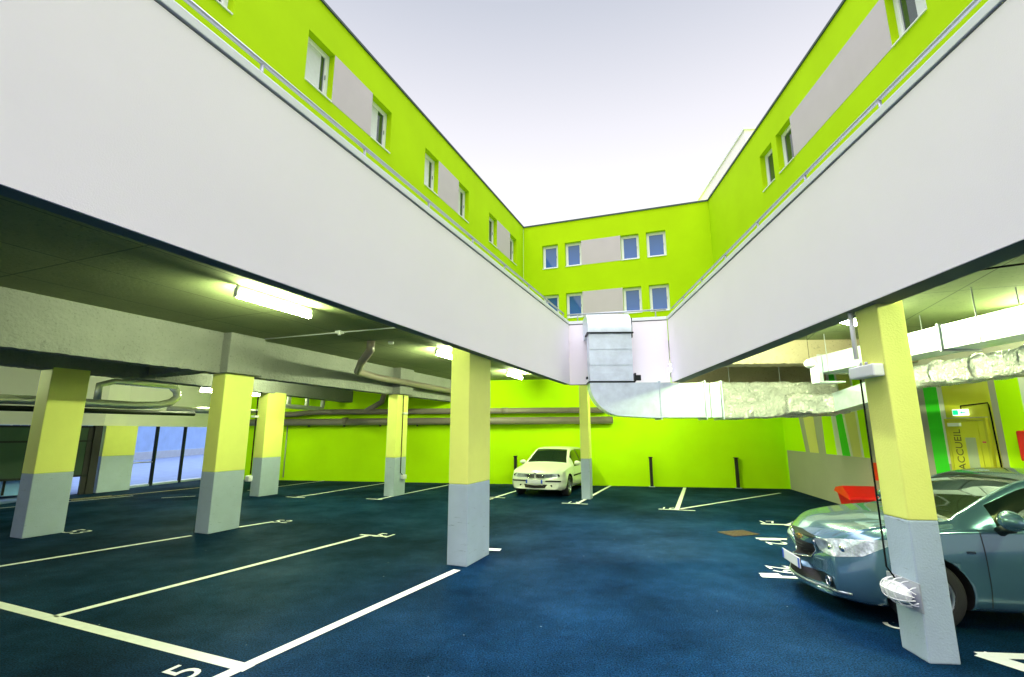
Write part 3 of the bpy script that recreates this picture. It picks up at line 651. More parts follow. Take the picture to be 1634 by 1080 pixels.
m=MB(); m.box(5.9,5.98,9.2,9.45,2.72,3.2); m.box(5.9,6.4,9.2,9.45,2.69,2.72); obj('end_cheek',m,M['galv'],rd)
m=MB()
for y in (9.0,7.5,6.0):
    for x in (5.96,6.54): m=MB(); m.tube([(x,y,2.88),(x,y,3.6)],.008,6); obj('hanger_rod',m,M['rail'],rd)
pipe('hanging_conduit','thin dark conduit under the ceiling right of the lime-yellow column',[(4.3,5.9,3.56),(5.3,5.2,3.56),(6.8,4.2,3.56)],.012,'darkcable','conduit',n=6)
t=thing('hanging_fitting','small round white fitting hanging from the ceiling right of the long parapet','ceiling fitting',(5.0,8.0,2.88)); m=MB(); m.sphere((0,0,0),.085,.085,.08); obj('shell',m,M['plastic'],t); m=MB(); m.tube([(0,0,.06),(0,0,.72)],.004,6); obj('cord',m,M['darkcable'],t)

# ------------------------------------------------------------------ lamps
def lamp0(length=1.25):
    t=thing('tube_lamp','x','lamp',(0,0,0),0,'lit tube lamps under the ceiling')
    m=MB(); m.box(-.022,.022,-length/2,length/2,-.035,0.03,bev=.006); obj('housing',m,M['plastic'],t)
    m=MB(); m.tube([(0,-length/2+.02,-.09),(0,length/2-.02,-.09)],.04,12); obj('lit_tube',m,M['lamp'],t)
    for s_ in (-1,1):
        m=MB(); m.box(-.03,.03,s_*length/2-.015,s_*length/2+.015,-.125,-.0,bev=.006); obj('end_cap',m,M['plastic'],t)
    return t
lp=lamp0()
LM=[(L(4.80,-5.42,3.56),RL,'lit tube lamp nearest the camera under the left ceiling'),
    (L(9.75,-5.42,3.56),RL,'lit tube lamp partly behind the top of the lone yellow column'),
    (L(13.9,-5.42,3.56),RL,'lit tube lamp deepest in, above the white car'),
    (L(10.1,-13.9,3.1),RL,'small lit lamp just left of the capital column'),
    (L(11.9,-13.9,3.1),RL,'small lit lamp just right of the capital column'),
    (L(4.2,-13.9,3.1),RL,'lit lamp at the left edge of the photo above the silver pipe'),
    ((5.0,7.25,3.56),R(-60),'lit tube lamp under the right ceiling beside the lime-yellow column')]
for i,(p,rz,lab) in enumerate(LM):
    o=lp if i==0 else copy_tree(lp); o.location=p; o.rotation_euler=(0,0,rz); o['label']=lab
    if 3<=i<=5: o.scale=(1.2,.32,1.2)
for p,rz,lab in ((L(9.5,-10.0,3.56),RL,'added unseen fill lamp above the gap between the two left beams, hidden by the nearer beam'),((7.5,6.5,3.42),RR,'added unseen fill lamp above the ducts in front of the reception door, hidden by them'),(Q(8.7,3.42,3.56),RR,'added unseen fill lamp tucked behind the long right parapet'),((5.2,2.3,3.56),RR,'added unseen fill lamp by the ducts on the right, beyond the frame'),((3.9,13.4,3.56),R(85),'added unseen fill lamp behind the short parapet, nearer the striped wall')):  # fill lamps added to brighten the undercroft, none of them in view
    o=copy_tree(lp); o.location=p; o.rotation_euler=(0,0,rz); o['label']=lab
    if 'reception' in lab: o.scale=(1,.45,1)
m=MB(); m.tube([(0,0,0),(0,0,-.05)],.06,16); o=obj('smoke_detector',m,M['plastic'],loc=L(8.2,-5.95,3.6),label='small white smoke detector on the ceiling right of the brown elbow pipe',cat='smoke detector')
pipe('ceiling_conduit','thin pale conduit crossing the left ceiling from the capital column',[L(6.9,-8.0,3.57),L(7.0,-3.1,3.57)],.012,'plastic','conduit',n=6)
m=MB(); m.box(-.06,.06,-.06,.06,-.05,0,bev=.01); m.tube([(0,0,-.05),(0,0,-.08)],.03,10); obj('junction_box',m,M['plastic'],loc=L(6.95,-6.2,3.6),rz=RL,label='white junction box on the thin conduit under the left ceiling',cat='junction box')

# column fittings
def cable(label,pts,r=.012,matn='darkcable'):
    m=MB(); m.tube(pts,r,6); obj('cable',m,M[matn],label=label,cat='cable')
cable('black cable down the front of the column with the small capital',[L(12.02,-8.18,2.84),L(12.02,-8.18,.62),L(12.12,-8.17,.55)])
m=MB(); m.box(0,.09,-.09,.09,-.06,.06,bev=.02); o=obj('socket_box',m,M['plastic'],loc=L(12.15,-8.2,.5),rz=RL,label='white socket box low on the column with the small capital',cat='socket box')
m=MB(); m.box(0,.08,-.09,.09,-.03,.03,bev=.01); o=obj('cable_clip_box',m,M['plastic'],loc=L(12.1,-8.2,2.3),rz=RL,label='small white box high on the column with the small capital',cat='cable box')
cable('dark cable down the left edge of the slim yellow column',[L(10.33,-12.02,2.85),L(10.33,-12.02,.6)],.02)
m=MB(); m.box(-.16,.0,-.1,.1,-.08,.08,bev=.03); obj('socket_box',m,M['plastic'],loc=L(10.33,-11.95,.48),rz=RL,label='white socket box low on the slim yellow column',cat='socket box')
m=MB(); m.box(-.16,.0,-.1,.1,-.03,.03,bev=.01); obj('cable_clip_box',m,M['plastic'],loc=L(10.33,-11.95,2.2),rz=RL,label='small white box high on the slim yellow column',cat='cable box')
# right column: emergency light, conduit, cable, caged lamp
cable('pale blue-white conduit at the top left of the lime-yellow column',[Q(4.66,2.87,2.86),Q(4.66,2.87,2.42)],.022,'plastic')
cable('long black cable down the left edge of the lime-yellow column',[Q(4.66,2.88,2.36),Q(4.66,2.88,.62),Q(4.56,2.87,.56)],.008)
t=thing('emergency_light','white box-shaped emergency light high on the lime-yellow column','emergency light',Q(4.52,2.90,2.28),RR)
m=MB(); m.box(-.10,-.0,-.17,.17,-.05,.06,bev=.015); obj('casing',m,M['plastic'],t)
m=MB(); m.tube([(-.05,.06,.06),(-.05,.06,.10)],.012,8); m.tube([(-.05,-.02,.06),(-.05,-.02,.09)],.012,8); obj('cable_gland',m,M['rail'],t)
t=thing('caged_lamp','white oval lamp in a wire cage low on the lime-yellow column','caged lamp',Q(4.50,2.90,.47),RR)
m=MB(); m.sphere((-.065,0,0),.065,.15,.075,n=24); obj('glass_body',m,M['plastic'],t)
m=MB()
for k in range(5):
    y=-.15+.30*k/4; q=math.sqrt(max(.35,1-(y/.2)**2)); m.tube([(-.005,y,-.105*q)]+[(-.005-.14*q*math.sin(a_),y,-.105*q*math.cos(a_)) for a_ in [math.pi*t_/8 for t_ in range(1,8)]]+[(-.005,y,.105*q)],.0045,6)
for a_ in (-60,-25,10,45):
    sa,ca=math.sin(R(a_)),math.cos(R(a_)); m.tube([(-.005-.14*ca*math.sqrt(max(.1,1-(y/.2)**2)),y,.105*sa*math.sqrt(max(.1,1-(y/.2)**2))) for y in [-.185+.37*t_/12 for t_ in range(13)]],.0045,6)
obj('wire_cage',m,M['plastic'],t)
m=MB(); m.box(-.012,0,-.19,.19,-.11,.11,bev=.005); obj('back_plate',m,M['rail'],t)

# red sand bin
t=thing('grit_bin','red plastic bin with a sloping lid beside the striped wall','bin',(7.50,10.80,0),R(-12)); t.scale=(.86,1,1.22)
m=MB(); b0=[(-.30,-.24),(.30,-.24),(.30,.24),(-.30,.24)]; b1=[(-.38,-.31),(.38,-.31),(.38,.31),(-.38,.31)]
m.add([(*p,.02) for p in b0]+[(*p,.30 if p[1]<0 else .38) for p in b1],[(0,3,2,1),(4,5,6,7),(0,1,5,4),(1,2,6,5),(2,3,7,6),(3,0,4,7)]); obj('tub',m,M['red'],t)
m=MB(); m.add([(-.43,-.36,.30),(.43,-.36,.30),(.43,.35,.39),(-.43,.35,.39),(-.40,-.32,.345),(.40,-.32,.345),(.36,.05,.50),(-.36,.05,.50),(.40,.32,.46),(-.40,.32,.46)],
 [(0,3,2,1),(0,1,5,4),(4,5,6,7),(7,6,8,9),(2,3,9,8),(1,2,8,6,5),(3,0,4,7,9)]); obj('lid',m,M['red'],t)

#CARS#
# ------------------------------------------------------------------ cars
def pchip(xs,ys):
    xs=np.array(xs,float); ys=np.array(ys,float); h_=np.diff(xs); dl=np.diff(ys)/h_; dd=np.zeros(len(xs))
    for i in range(1,len(xs)-1):
        if dl[i-1]*dl[i]>0: w1=2*h_[i]+h_[i-1]; w2=h_[i]+2*h_[i-1]; dd[i]=(w1+w2)/(w1/dl[i-1]+w2/dl[i])
    dd[0]=dl[0]; dd[-1]=dl[-1]
    def f(x):
        x=min(max(x,xs[0]),xs[-1]); i=min(max(int(np.searchsorted(xs,x)-1),0),len(xs)-2); t_=(x-xs[i])/h_[i]
        return float(ys[i]*(1+2*t_)*(1-t_)**2+dd[i]*h_[i]*t_*(1-t_)**2+ys[i+1]*t_*t_*(3-2*t_)+dd[i+1]*h_[i]*t_*t_*(t_-1))
    return f
def car_body(S):
    F={k:pchip(*zip(*S[k])) for k in ('zt','zs','ws','wr','wm','wl','zb')}
    fr=S.get('front',0.0)
    st=set(np.round(np.arange(0,S['L']+.001,.05),3)); st|={.02,S['L']-.02,S['L']-.08}
    st=sorted(list(st)+[x for sx_ in S['seams'] for x in (sx_-.005,sx_+.005)]+S['marks'])
    st=[x for i,x in enumerate(st) if i==0 or x-st[i-1]>.0015]
    def section(x):
        zt,zs,ws,wr,wm,wl,zb=[F[k](x) for k in ('zt','zs','ws','wr','wm','wl','zb')]
        zm=zb+(zs-zb)*.50; pts=[]; tag=[]
        def seg(a,b,n,tg,bulge=(0,0)):
            for k in range(n):
                t_=k/n; e=4*t_*(1-t_); pts.append((a[0]+(b[0]-a[0])*t_+bulge[0]*e,a[1]+(b[1]-a[1])*t_+bulge[1]*e)); tag.append(tg)
        hgt=max(zt-zs,0)
        zr=zs+(zt-zs)*(.93 if hgt>.12 else .55); 
        seg((0,zb),(wl*.88,zb),4,'under'); seg((wl*.88,zb),(wl,zb+.06),2,'sill',(.012,-.012)); seg((wl,zb+.06),(wm,zm),5,'side',(.012,0))
        seg((wm,zm),(ws+.004,zs-.035),7,'side2',(.010,.0)); seg((ws+.004,zs-.035),(ws-.02,zs),3,'shoulder',(.008,.006))
        a=(ws-.02,zs); b=(wr+.0,zr); n_=8
        # side glass band with a thin painted strip above and below
        g0=(a[0]+(b[0]-a[0])*.06,a[1]+(b[1]-a[1])*.06); g1=(a[0]+(b[0]-a[0])*.90,a[1]+(b[1]-a[1])*.90)
        bl=min(.02,hgt*.06)
        seg(a,g0,1,'belt'); seg(g0,g1,n_,'dlo',(bl,0)); seg(g1,b,1,'rail')
        # roof
        c=(wr-.05*min(1,hgt/.2)-.02,zr+(zt-zr)*.45); seg(b,c,2,'railtop',(.006,.008))
        for k in range(9):
            t_=k/8; pts.append((c[0]*(1-t_),c[1]+(zt-c[1])*(1-(1-t_)**2.2))); tag.append('top')
        return pts,tag
    def bow(x,y,z):
        W=S['W']/2; k=max(0,1-x/S['bowlen'])**2; x2=x+S['bow']*k*abs(y/W)**2.4
        zf=S['nose'](z); x2+=zf*max(0,1-x/.5)**2
        k=max(0,1-(S['L']-x)/.6)**2; x2-=S['rbow']*k*abs(y/W)**2.2; x2-=S['tail'](z)*max(0,1-(S['L']-x)/.4)**2
        return x2
    rows=[];tags=None
    for x in st:
        p,tg=section(x); full=p+[(-q[0],q[1]) for q in p[-2:0:-1]]; rows.append([(bow(x,y,z),y,z) for y,z in full]); tags=tg+tg[-2:0:-1][:] if tags is None else tags
    P=len(rows[0]); half=len(section(1.0)[0])
    def ftag(k):     # face between section points k and k+1 (mod P)
        return T1[k] if k<half-1 else T1[P-1-k]
    T1=section(1.0)[1]
    # end caps: rings shrinking to the centre
    def caprings(row,x0,sg):
        zc=(min(p[2] for p in row)+max(p[2] for p in row))/2; out=[]
        for s_ in (.94,.82,.62,.4,.2):
            out.append([(p[0]+(sg*S['capb']*(1-s_**2)),p[1]*s_,zc+(p[2]-zc)*s_) for p in row])
        return out,zc
    c0,z0=caprings(rows[0],0,-1); c1,z1=caprings(rows[-1],S['L'],1)
    allr=c0[::-1]+rows+c1; off=len(c0)
    xs_=[None]*off+st+[None]*off
    vs=[p for r in allr for p in r]; fs=[];ms=[]
    G=S['glass']
    for i in range(len(allr)-1):
        xa,xb=xs_[i],xs_[i+1]
        for k in range(P):
            fs.append((i*P+k,i*P+(k+1)%P,(i+1)*P+(k+1)%P,(i+1)*P+k)); mi=0
            if xa is not None and xb is not None:
                xm=(xa+xb)/2; tg=ftag(k)
                seam=any(abs(xm-q)<.005 for q in S['seams'])
                if tg in ('side','side2','shoulder','belt') and seam and xm<4: mi=3
                if tg=='dlo' and G['side'][0]<xm<G['side'][1]: mi=2 if not any(abs(xm-q)<.035 for q in G['pillars']) else 3
                if tg=='top' and G['ws'][0]<xm<G['ws'][1]: mi=1
                if tg=='top' and G['rw'][0]<xm<G['rw'][1]: mi=1
                if tg=='top' and (G['ws'][0]-.03<xm<G['ws'][0]): mi=3
                if tg in('under',): mi=3
            fs_=None; ms.append(mi)
    vs+= [(allr[0][0][0]-S['capb']*.02,0,z0),(allr[-1][0][0]+.01,0,z1)]
    n0=len(vs)-2; lastb=(len(allr)-1)*P
    for k in range(P): fs.append(((k+1)%P,k,n0)); ms.append(0); fs.append((lastb+k,lastb+(k+1)%P,n0+1)); ms.append(0)
    me=bpy.data.meshes.new('shell'); me.from_pydata(vs,[],fs); me.polygons.foreach_set('material_index',ms)
    bm=bmesh.new(); bm.from_mesh(me); bmesh.ops.remove_doubles(bm,verts=bm.verts,dist=1e-5); bmesh.ops.recalc_face_normals(bm,faces=bm.faces); 
    for f in bm.faces: f.smooth=True
    bm.to_mesh(me); bm.free()
    for q in (S['paint'],M['carglass'],M['carglass2'],M['trim'],M['underbody']): me.materials.append(q)
    bvh=BVHTree.FromPolygons([v.co for v in me.vertices],[list(p.vertices) for p in me.polygons])
    # wheel wells
    ob=bpy.data.objects.new('shell',me); col.objects.link(ob)
    cut=MB()
    for x in S['axles']:
        for sd in (-1,1):
            N_=40; yo=sd*1.2; yi=sd*(S['W']/2-.27); r_=S['arch']
            vv=[(x+r_*math.cos(2*math.pi*k/N_),yo,S['rad']+r_*math.sin(2*math.pi*k/N_)) for k in range(N_)]+[(x+r_*math.cos(2*math.pi*k/N_),yi,S['rad']+r_*math.sin(2*math.pi*k/N_)) for k in range(N_)]
            cut.add(vv,[list(range(N_)),list(range(N_,2*N_))[::-1]]+[(k,(k+1)%N_,N_+(k+1)%N_,N_+k) for k in range(N_)],4)
    co_=obj('cutter',cut,[M['underbody']]*5)
    md=ob.modifiers.new('cut','BOOLEAN'); md.operation='DIFFERENCE'; md.solver='EXACT'; md.object=co_
    try: md.material_mode='INDEX'
    except Exception: pass
    dg=bpy.context.evaluated_depsgraph_get(); me2=bpy.data.meshes.new_from_object(ob.evaluated_get(dg))
    bpy.data.objects.remove(ob); bpy.data.objects.remove(co_)
    return me2,bvh,F
def split_part(me,keep,name,mats,parent,onames=None):
    bm=bmesh.new(); bm.from_mesh(me)
    bmesh.ops.delete(bm,geom=[f for f in bm.faces if f.material_index not in keep],context='FACES')
    if not bm.faces: bm.free(); return None
    m2=bpy.data.meshes.new(name); bm.to_mesh(m2); bm.free()
    for q in mats: m2.materials.append(q)
    if name=='side_window':            # one object per pane
        bm=bmesh.new(); bm.from_mesh(m2); left=set(bm.verts); isl=[]
        while left:
            st=[left.pop()]; grp=set(st)
            while st:
                v=st.pop()
                for e in v.link_edges:
                    w2=e.other_vert(v)
                    if w2 in left: left.discard(w2); grp.add(w2); st.append(w2)
            isl.append({v.index for v in grp})
        bm.free()
        for g_ in isl:
            bm=bmesh.new(); bm.from_mesh(m2); bm.verts.ensure_lookup_table()
            bmesh.ops.delete(bm,geom=[v for v in bm.verts if v.index not in g_],context='VERTS')
            m3=bpy.data.meshes.new(name); bm.to_mesh(m3); bm.free()
            for q in mats: m3.materials.append(q)
            cx=sum(v.co.x for v in m3.vertices)/len(m3.vertices); zm=max(v.co.z for v in m3.vertices)
            nm='side_window' if onames is None else onames(cx)
            o=bpy.data.objects.new(nm,m3); col.objects.link(o); o.parent=parent
        return None
    o=bpy.data.objects.new(name,m2); col.objects.link(o); o.parent=parent; return o
def patch(bvh,top,bot,n,mm,dirv,off=.004,mb=None,thick=True):
    """sheet laid on the body: top/bottom poly-lines (points) sampled n x mm, ray cast along dirv"""
    dirv=Vector(dirv).normalized()
    def samp(pl,t_):
        pl=[Vector(p) for p in pl]; Ls=[(b-a).length for a,b in zip(pl,pl[1:])]; T_=sum(Ls)*t_
        for a,b,l in zip(pl,pl[1:],Ls):
            if T_<=l+1e-9: return a.lerp(b,T_/l)
            T_-=l
        return pl[-1]
    mb=mb or MB(); g=[]
    for i in range(n+1):
        a=samp(top,i/n);b=samp(bot,i/n)
        for j in range(mm+1):
            p=a.lerp(b,j/mm); h_=bvh.ray_cast(p-dirv*2,dirv)
            g.append((h_[0]-dirv*off) if h_[0] else p)
    mb.add(g,[(i*(mm+1)+j,i*(mm+1)+j+1,(i+1)*(mm+1)+j+1,(i+1)*(mm+1)+j) for i in range(n) for j in range(mm)],0,True)
    return mb
def wheel(parent,x,y,r,wd,sd,spokes=5):
    t=MB(); prof=[(r*.62,-.5),(r*.70,-.5),(r*.93,-.48),(r,-.34),(r,.34),(r*.93,.48),(r*.70,.5),(r*.62,.5)]; N_=36
    vs=[(x+rr*math.cos(2*math.pi*k/N_),y+a*wd,r+rr*math.sin(2*math.pi*k/N_)) for k in range(N_) for rr,a in prof]; P=len(prof)
    t.add(vs,[(k*P+j,k*P+(j+1)%P,((k+1)%N_)*P+(j+1)%P,((k+1)%N_)*P+j) for k in range(N_) for j in range(P)],0,True)
    w_=obj('wheel',t,M['tyre'],parent)
    t=MB(); yo=y+sd*wd*.40
    t.tube([(x,yo-sd*.10,r),(x,yo-sd*.09,r)],r*.62,32)
    prof=[(r*.64,.5),(r*.60,.5),(r*.57,.40),(r*.56,.1)]
    vs=[(x+rr*math.cos(2*math.pi*k/N_),y+sd*a*wd,r+rr*math.sin(2*math.pi*k/N_)) for k in range(N_) for rr,a in prof]; P=4
    t.add(vs,[(k*P+j,k*P+j+1,((k+1)%N_)*P+j+1,((k+1)%N_)*P+j) for k in range(N_) for j in range(P-1)],0,True)
    for k in range(spokes):
        a=2*math.pi*k/spokes+.3
        for da in (-.13,.13):
            p0=Vector((x+r*.12*math.cos(a),yo,r+r*.12*math.sin(a))); p1=Vector((x+r*.60*math.cos(a+da),yo-sd*.01,r+r*.60*math.sin(a+da)))
            t.tube([p0,p1],r*.05,8)
    t.tube([(x,yo-sd*.06,r),(x,yo+sd*.012,r)],r*.15,20)
    obj('rim',t,[M['rim']],w_)
def mirror(parent,x,y,z,sd,pm,sc_=1.0):
    bm=bmesh.new(); bmesh.ops.create_uvsphere(bm,u_segments=20,v_segments=12,radius=1)
    for v in bm.verts:
        c=v.co; fx=.075 if c.x<0 else .035; v.co=Vector((x+c.x*fx*sc_,y+sd*.115*sc_+c.y*.125*sc_,z+.075*sc_+c.z*(.072 if c.z<0 else .078)*sc_*(1-.25*sd*c.y)))
    m=MB(); m.bm(bm,0,True); bm.free(); o=obj('wing_mirror',m,pm,parent)
    m=MB(); m.tube([(x+.01,y-sd*.06,z-.03),(x,y+sd*.03,z+.0),(x,y+sd*.13,z+.012)],[.04*sc_,.03*sc_,.02*sc_],10); obj('mirror_arm',m,M['trim'],o)

def build_car(label,S,loc,rz):
    me,bvh,F=car_body(S)
    root=thing('parked_car',label,'car',loc,rz)
    body=split_part(me,(0,3,4),'body',[S['paint'],M['carglass'],M['carglass2'],M['trim'],M['underbody']],root)
    split_part(me,(1,),'side_window',[M['carglass'],M['carglass']],root,lambda x:'windscreen' if x<2.5 else 'rear_window'); split_part(me,(2,),'side_window',[M['carglass2']]*3,root)
    for x in S['axles']:
        for sd in (-1,1): wheel(root,x,sd*(S['W']/2-.125),S['rad'],.215,sd)
    return root,bvh,F

# blue-grey saloon; local x: nose 0 -> tail, y lateral, z up
def nz(z): # forward/backward profile of the nose face
    return pchip([.15,.26,.36,.50,.62,.72,.9],[.07,.0,-.012,.0,.03,.10,.16])(z)
SA=dict(L=4.60,W=1.79,paint=M['paint_teal'],rad=.325,axles=(.90,3.585),arch=.375,
 zt=[(0,.74),(.1,.80),(.3,.875),(.6,.935),(.95,.985),(1.22,1.015),(1.32,1.05),(1.7,1.25),(2.05,1.405),(2.3,1.455),(2.65,1.477),(3.1,1.45),(3.4,1.375),(3.8,1.21),(4.05,1.12),(4.45,1.09),(4.6,1.02)],
 zs=[(0,.70),(.3,.80),(.6,.865),(.95,.905),(1.3,.93),(2.0,.95),(3.0,.985),(3.8,1.02),(4.3,1.04),(4.6,.99)],
 ws=[(0,.60),(.12,.72),(.35,.81),(.7,.845),(1.2,.855),(2.3,.86),(3.4,.85),(4.2,.80),(4.6,.70)],
 wr=[(0,.52),(.3,.66),(.7,.70),(1.2,.72),(1.32,.71),(1.7,.655),(2.05,.60),(2.6,.575),(3.2,.57),(3.7,.60),(4.1,.68),(4.6,.60)],
 wm=[(0,.68),(.12,.78),(.35,.86),(.8,.893),(1.3,.888),(2.3,.885),(3.2,.89),(3.7,.895),(4.2,.86),(4.6,.76)],
 wl=[(0,.66),(.12,.75),(.4,.83),(.9,.86),(2.3,.85),(3.6,.86),(4.2,.83),(4.6,.72)],
 zb=[(0,.20),(.3,.17),(1.3,.18),(3.2,.18),(4.2,.22),(4.6,.28)],
 seams=[1.42,2.53,3.52],marks=[1.3,2.08,3.38,4.0],bow=.34,bowlen=1.1,nose=nz,rbow=.2,tail=lambda z:max(0,(z-.75))*.35,capb=.05,
 glass=dict(ws=(1.30,2.08),rw=(3.38,4.0),side=(1.62,3.86),pillars=(2.53,3.45)))
AZC=100.0
tail_dir=Vector((math.sin(R(AZC)),math.cos(R(AZC)))); far=Vector((-tail_dir.y,tail_dir.x)); far=far if far.y>0 else -far
SC_=.93; wc=Vector((3.79,4.78)); nose_c=wc-tail_dir*.90*SC_+far*.785*SC_
rzA=math.atan2(tail_dir.y,tail_dir.x)
car,bvh,FA=build_car('blue-grey saloon car parked behind the lime-yellow column, cut by the right edge',SA,(nose_c.x,nose_c.y,0),rzA)
car.scale=(SC_,)*3
# nearest side is local y negative (towards the camera)
for sd in (-1,1):
    y=lambda v: sd*v
    hl=patch(bvh,[(.03,y(.40),.715),(.16,y(.62),.765),(.42,y(.79),.80),(.68,y(.85),.825)],[(.03,y(.43),.60),(.16,y(.66),.60),(.36,y(.82),.645),(.62,y(.87),.775)],26,9,(1,-sd*.8,0),.005)
    h_=obj('headlight',hl,M['lens'],car,fixn=False)
    m=MB(); 
    for (yy,zz,rr) in ((.52,.66,.052),(.65,.685,.05)):
        hit=bvh.ray_cast(Vector((-2,y(yy)+sd*.0,zz)),Vector((1,0,0)))[0]
        if hit: m.sphere(hit+Vector((.012,0,0)),.03,rr,rr)
    obj('reflector',m,M['chrome'],h_)
    fl=patch(bvh,[(-.2,y(.42),.385),(-.2,y(.55),.40),(-.2,y(.70),.385)],[(-.2,y(.40),.31),(-.2,y(.58),.285),(-.2,y(.77),.285)],14,6,(1,-sd*.3,0),.005)
    f_=obj('fog_recess',fl,M['trim'],car,fixn=False)
    hit=bvh.ray_cast(Vector((-2,y(.56),.342)),Vector((1,0,0)))[0]
    m=MB(); m.tube([hit+Vector((-.02,0,0)),hit+Vector((.02,0,0))],.042,18); ff=obj('fog_lamp',m,M['carglass'],f_)
    m=MB(); rr=[hit+Vector((-.022+.03*0,.045*math.cos(a),.045*math.sin(a))) for a in [2*math.pi*k/20 for k in range(21)]]; m.tube(rr,.006,6); obj('lamp_ring',m,M['chrome'],ff)
    mirror(car,1.60,sd*.90,.965,sd,[M['paint_teal']],1.22)
    for xx in (2.30,3.32):
        m=MB(); hit=bvh.ray_cast(Vector((xx,sd*3,.82)),Vector((0,-sd,0)))[0]; m.tube([(xx-.09,hit.y+sd*.012,.82),(xx-.05,hit.y+sd*.035,.825),(xx+.05,hit.y+sd*.035,.825),(xx+.09,hit.y+sd*.012,.82)],.013,8)
        obj('door_handle',m,M['paint_teal'],car)
    hit=bvh.ray_cast(Vector((1.30,sd*3,.735)),Vector((0,-sd,0)))[0]
    m=MB(); m.box(1.26,1.34,hit.y+sd*.001,hit.y+sd*.007,.725,.748,bev=.002); obj('side_badge',m,M['chrome'],car)
    # window surround, hood shut line
    pl=patch(bvh,[(.24,y(.50),2),(.6,y(.66),2),(1.2,y(.70),2)],[(.24,y(.506),2),(.6,y(.668),2),(1.2,y(.708),2)],24,1,(0,0,-1),.0025); obj('bonnet_seam',pl,M['trim'],car,fixn=False)
    tl=patch(bvh,[(5,y(.45),.95),(5,y(.78),.97)],[(5,y(.45),.80),(5,y(.80),.80)],8,5,(-1,-sd*.3,0),.006); obj('tail_lamp',tl,M['redlamp'],car,fixn=False)
# grille: upper slot, body bar with emblem, lower opening, chrome surround
gr=patch(bvh,[(-.2,-.33,.745),(-.2,0,.765),(-.2,.33,.745)],[(-.2,-.29,.705),(-.2,0,.71),(-.2,.29,.705)],16,3,(1,0,0),.006); g1=obj('upper_grille',gr,M['trim'],car,fixn=False)
gr=patch(bvh,[(-.2,-.29,.645),(-.2,0,.65),(-.2,.29,.645)],[(-.2,-.20,.50),(-.2,0,.49),(-.2,.20,.50)],16,6,(1,0,0),.006); g2=obj('lower_grille',gr,M['underbody'],car,fixn=False)
def onb(yy,zz,o=.008):
    h_=bvh.ray_cast(Vector((-2,yy,zz)),Vector((1,0,0)))[0]; return (h_ if h_ else Vector((0,yy,zz)))+Vector((-o,0,0))
m=MB(); m.tube([onb(*q) for q in ((-.31,.70),(-.30,.655),(-.265,.58),(-.215,.495),(-.12,.478),(0,.475),(.12,.478),(.215,.495),(.265,.58),(.30,.655),(.31,.70))],.012,8); obj('chrome_surround',m,M['chrome'],g2)
m=MB()
for zz in (.52,.55,.58,.61): m.tube([onb(q,zz,.007) for q in (-.22,-.1,0,.1,.22)],.005,6)
obj('grille_bars',m,M['trim'],g2)
li=patch(bvh,[(-.2,-.36,.38),(-.2,0,.375),(-.2,.36,.38)],[(-.2,-.40,.285),(-.2,0,.28),(-.2,.40,.285)],16,5,(1,0,0),.006); obj('lower_intake',li,M['underbody'],car,fixn=False)
m=MB(); pts=[onb(q,.255 if abs(q)<.5 else .265,.004) for q in np.linspace(-.74,.74,25)]; m.tube(pts,.014,8); obj('bumper_lip',m,M['rim'],car)
m=MB(); o_=onb(0,.682,.016); e=[(-.075,-.014),(-.075,.014),(-.028,.014),(-.022,.028),(.022,.028),(.028,.014),(.075,.014),(.075,-.014),(.028,-.014),(.022,-.028),(-.022,-.028),(-.028,-.014)]
n=len(e); m.add([(o_.x,a,o_.z+b) for a,b in e]+[(o_.x+.02,a,o_.z+b) for a,b in e],[list(range(n)),list(range(n,2*n))[::-1]]+[(i,(i+1)%n,n+(i+1)%n,n+i) for i in range(n)]); obj('emblem',m,M['gold'],car)
o_=onb(0,.43,.016); m=MB(); m.box(o_.x,o_.x+.012,-.26,.26,.375,.485,bev=.003); pl=obj('number_plate',m,M['platewhite'],car)
m=MB(); m.box(o_.x-.002,o_.x,-.258,-.215,.378,.482); m.box(o_.x-.002,o_.x,.215,.258,.378,.482); obj('blue_bands',m,M['plateblue'],pl)
m=MB(); m.box(o_.x+.012,o_.x+.04,-.2,.2,.38,.47); obj('plate_mount',m,M['trim'],pl)

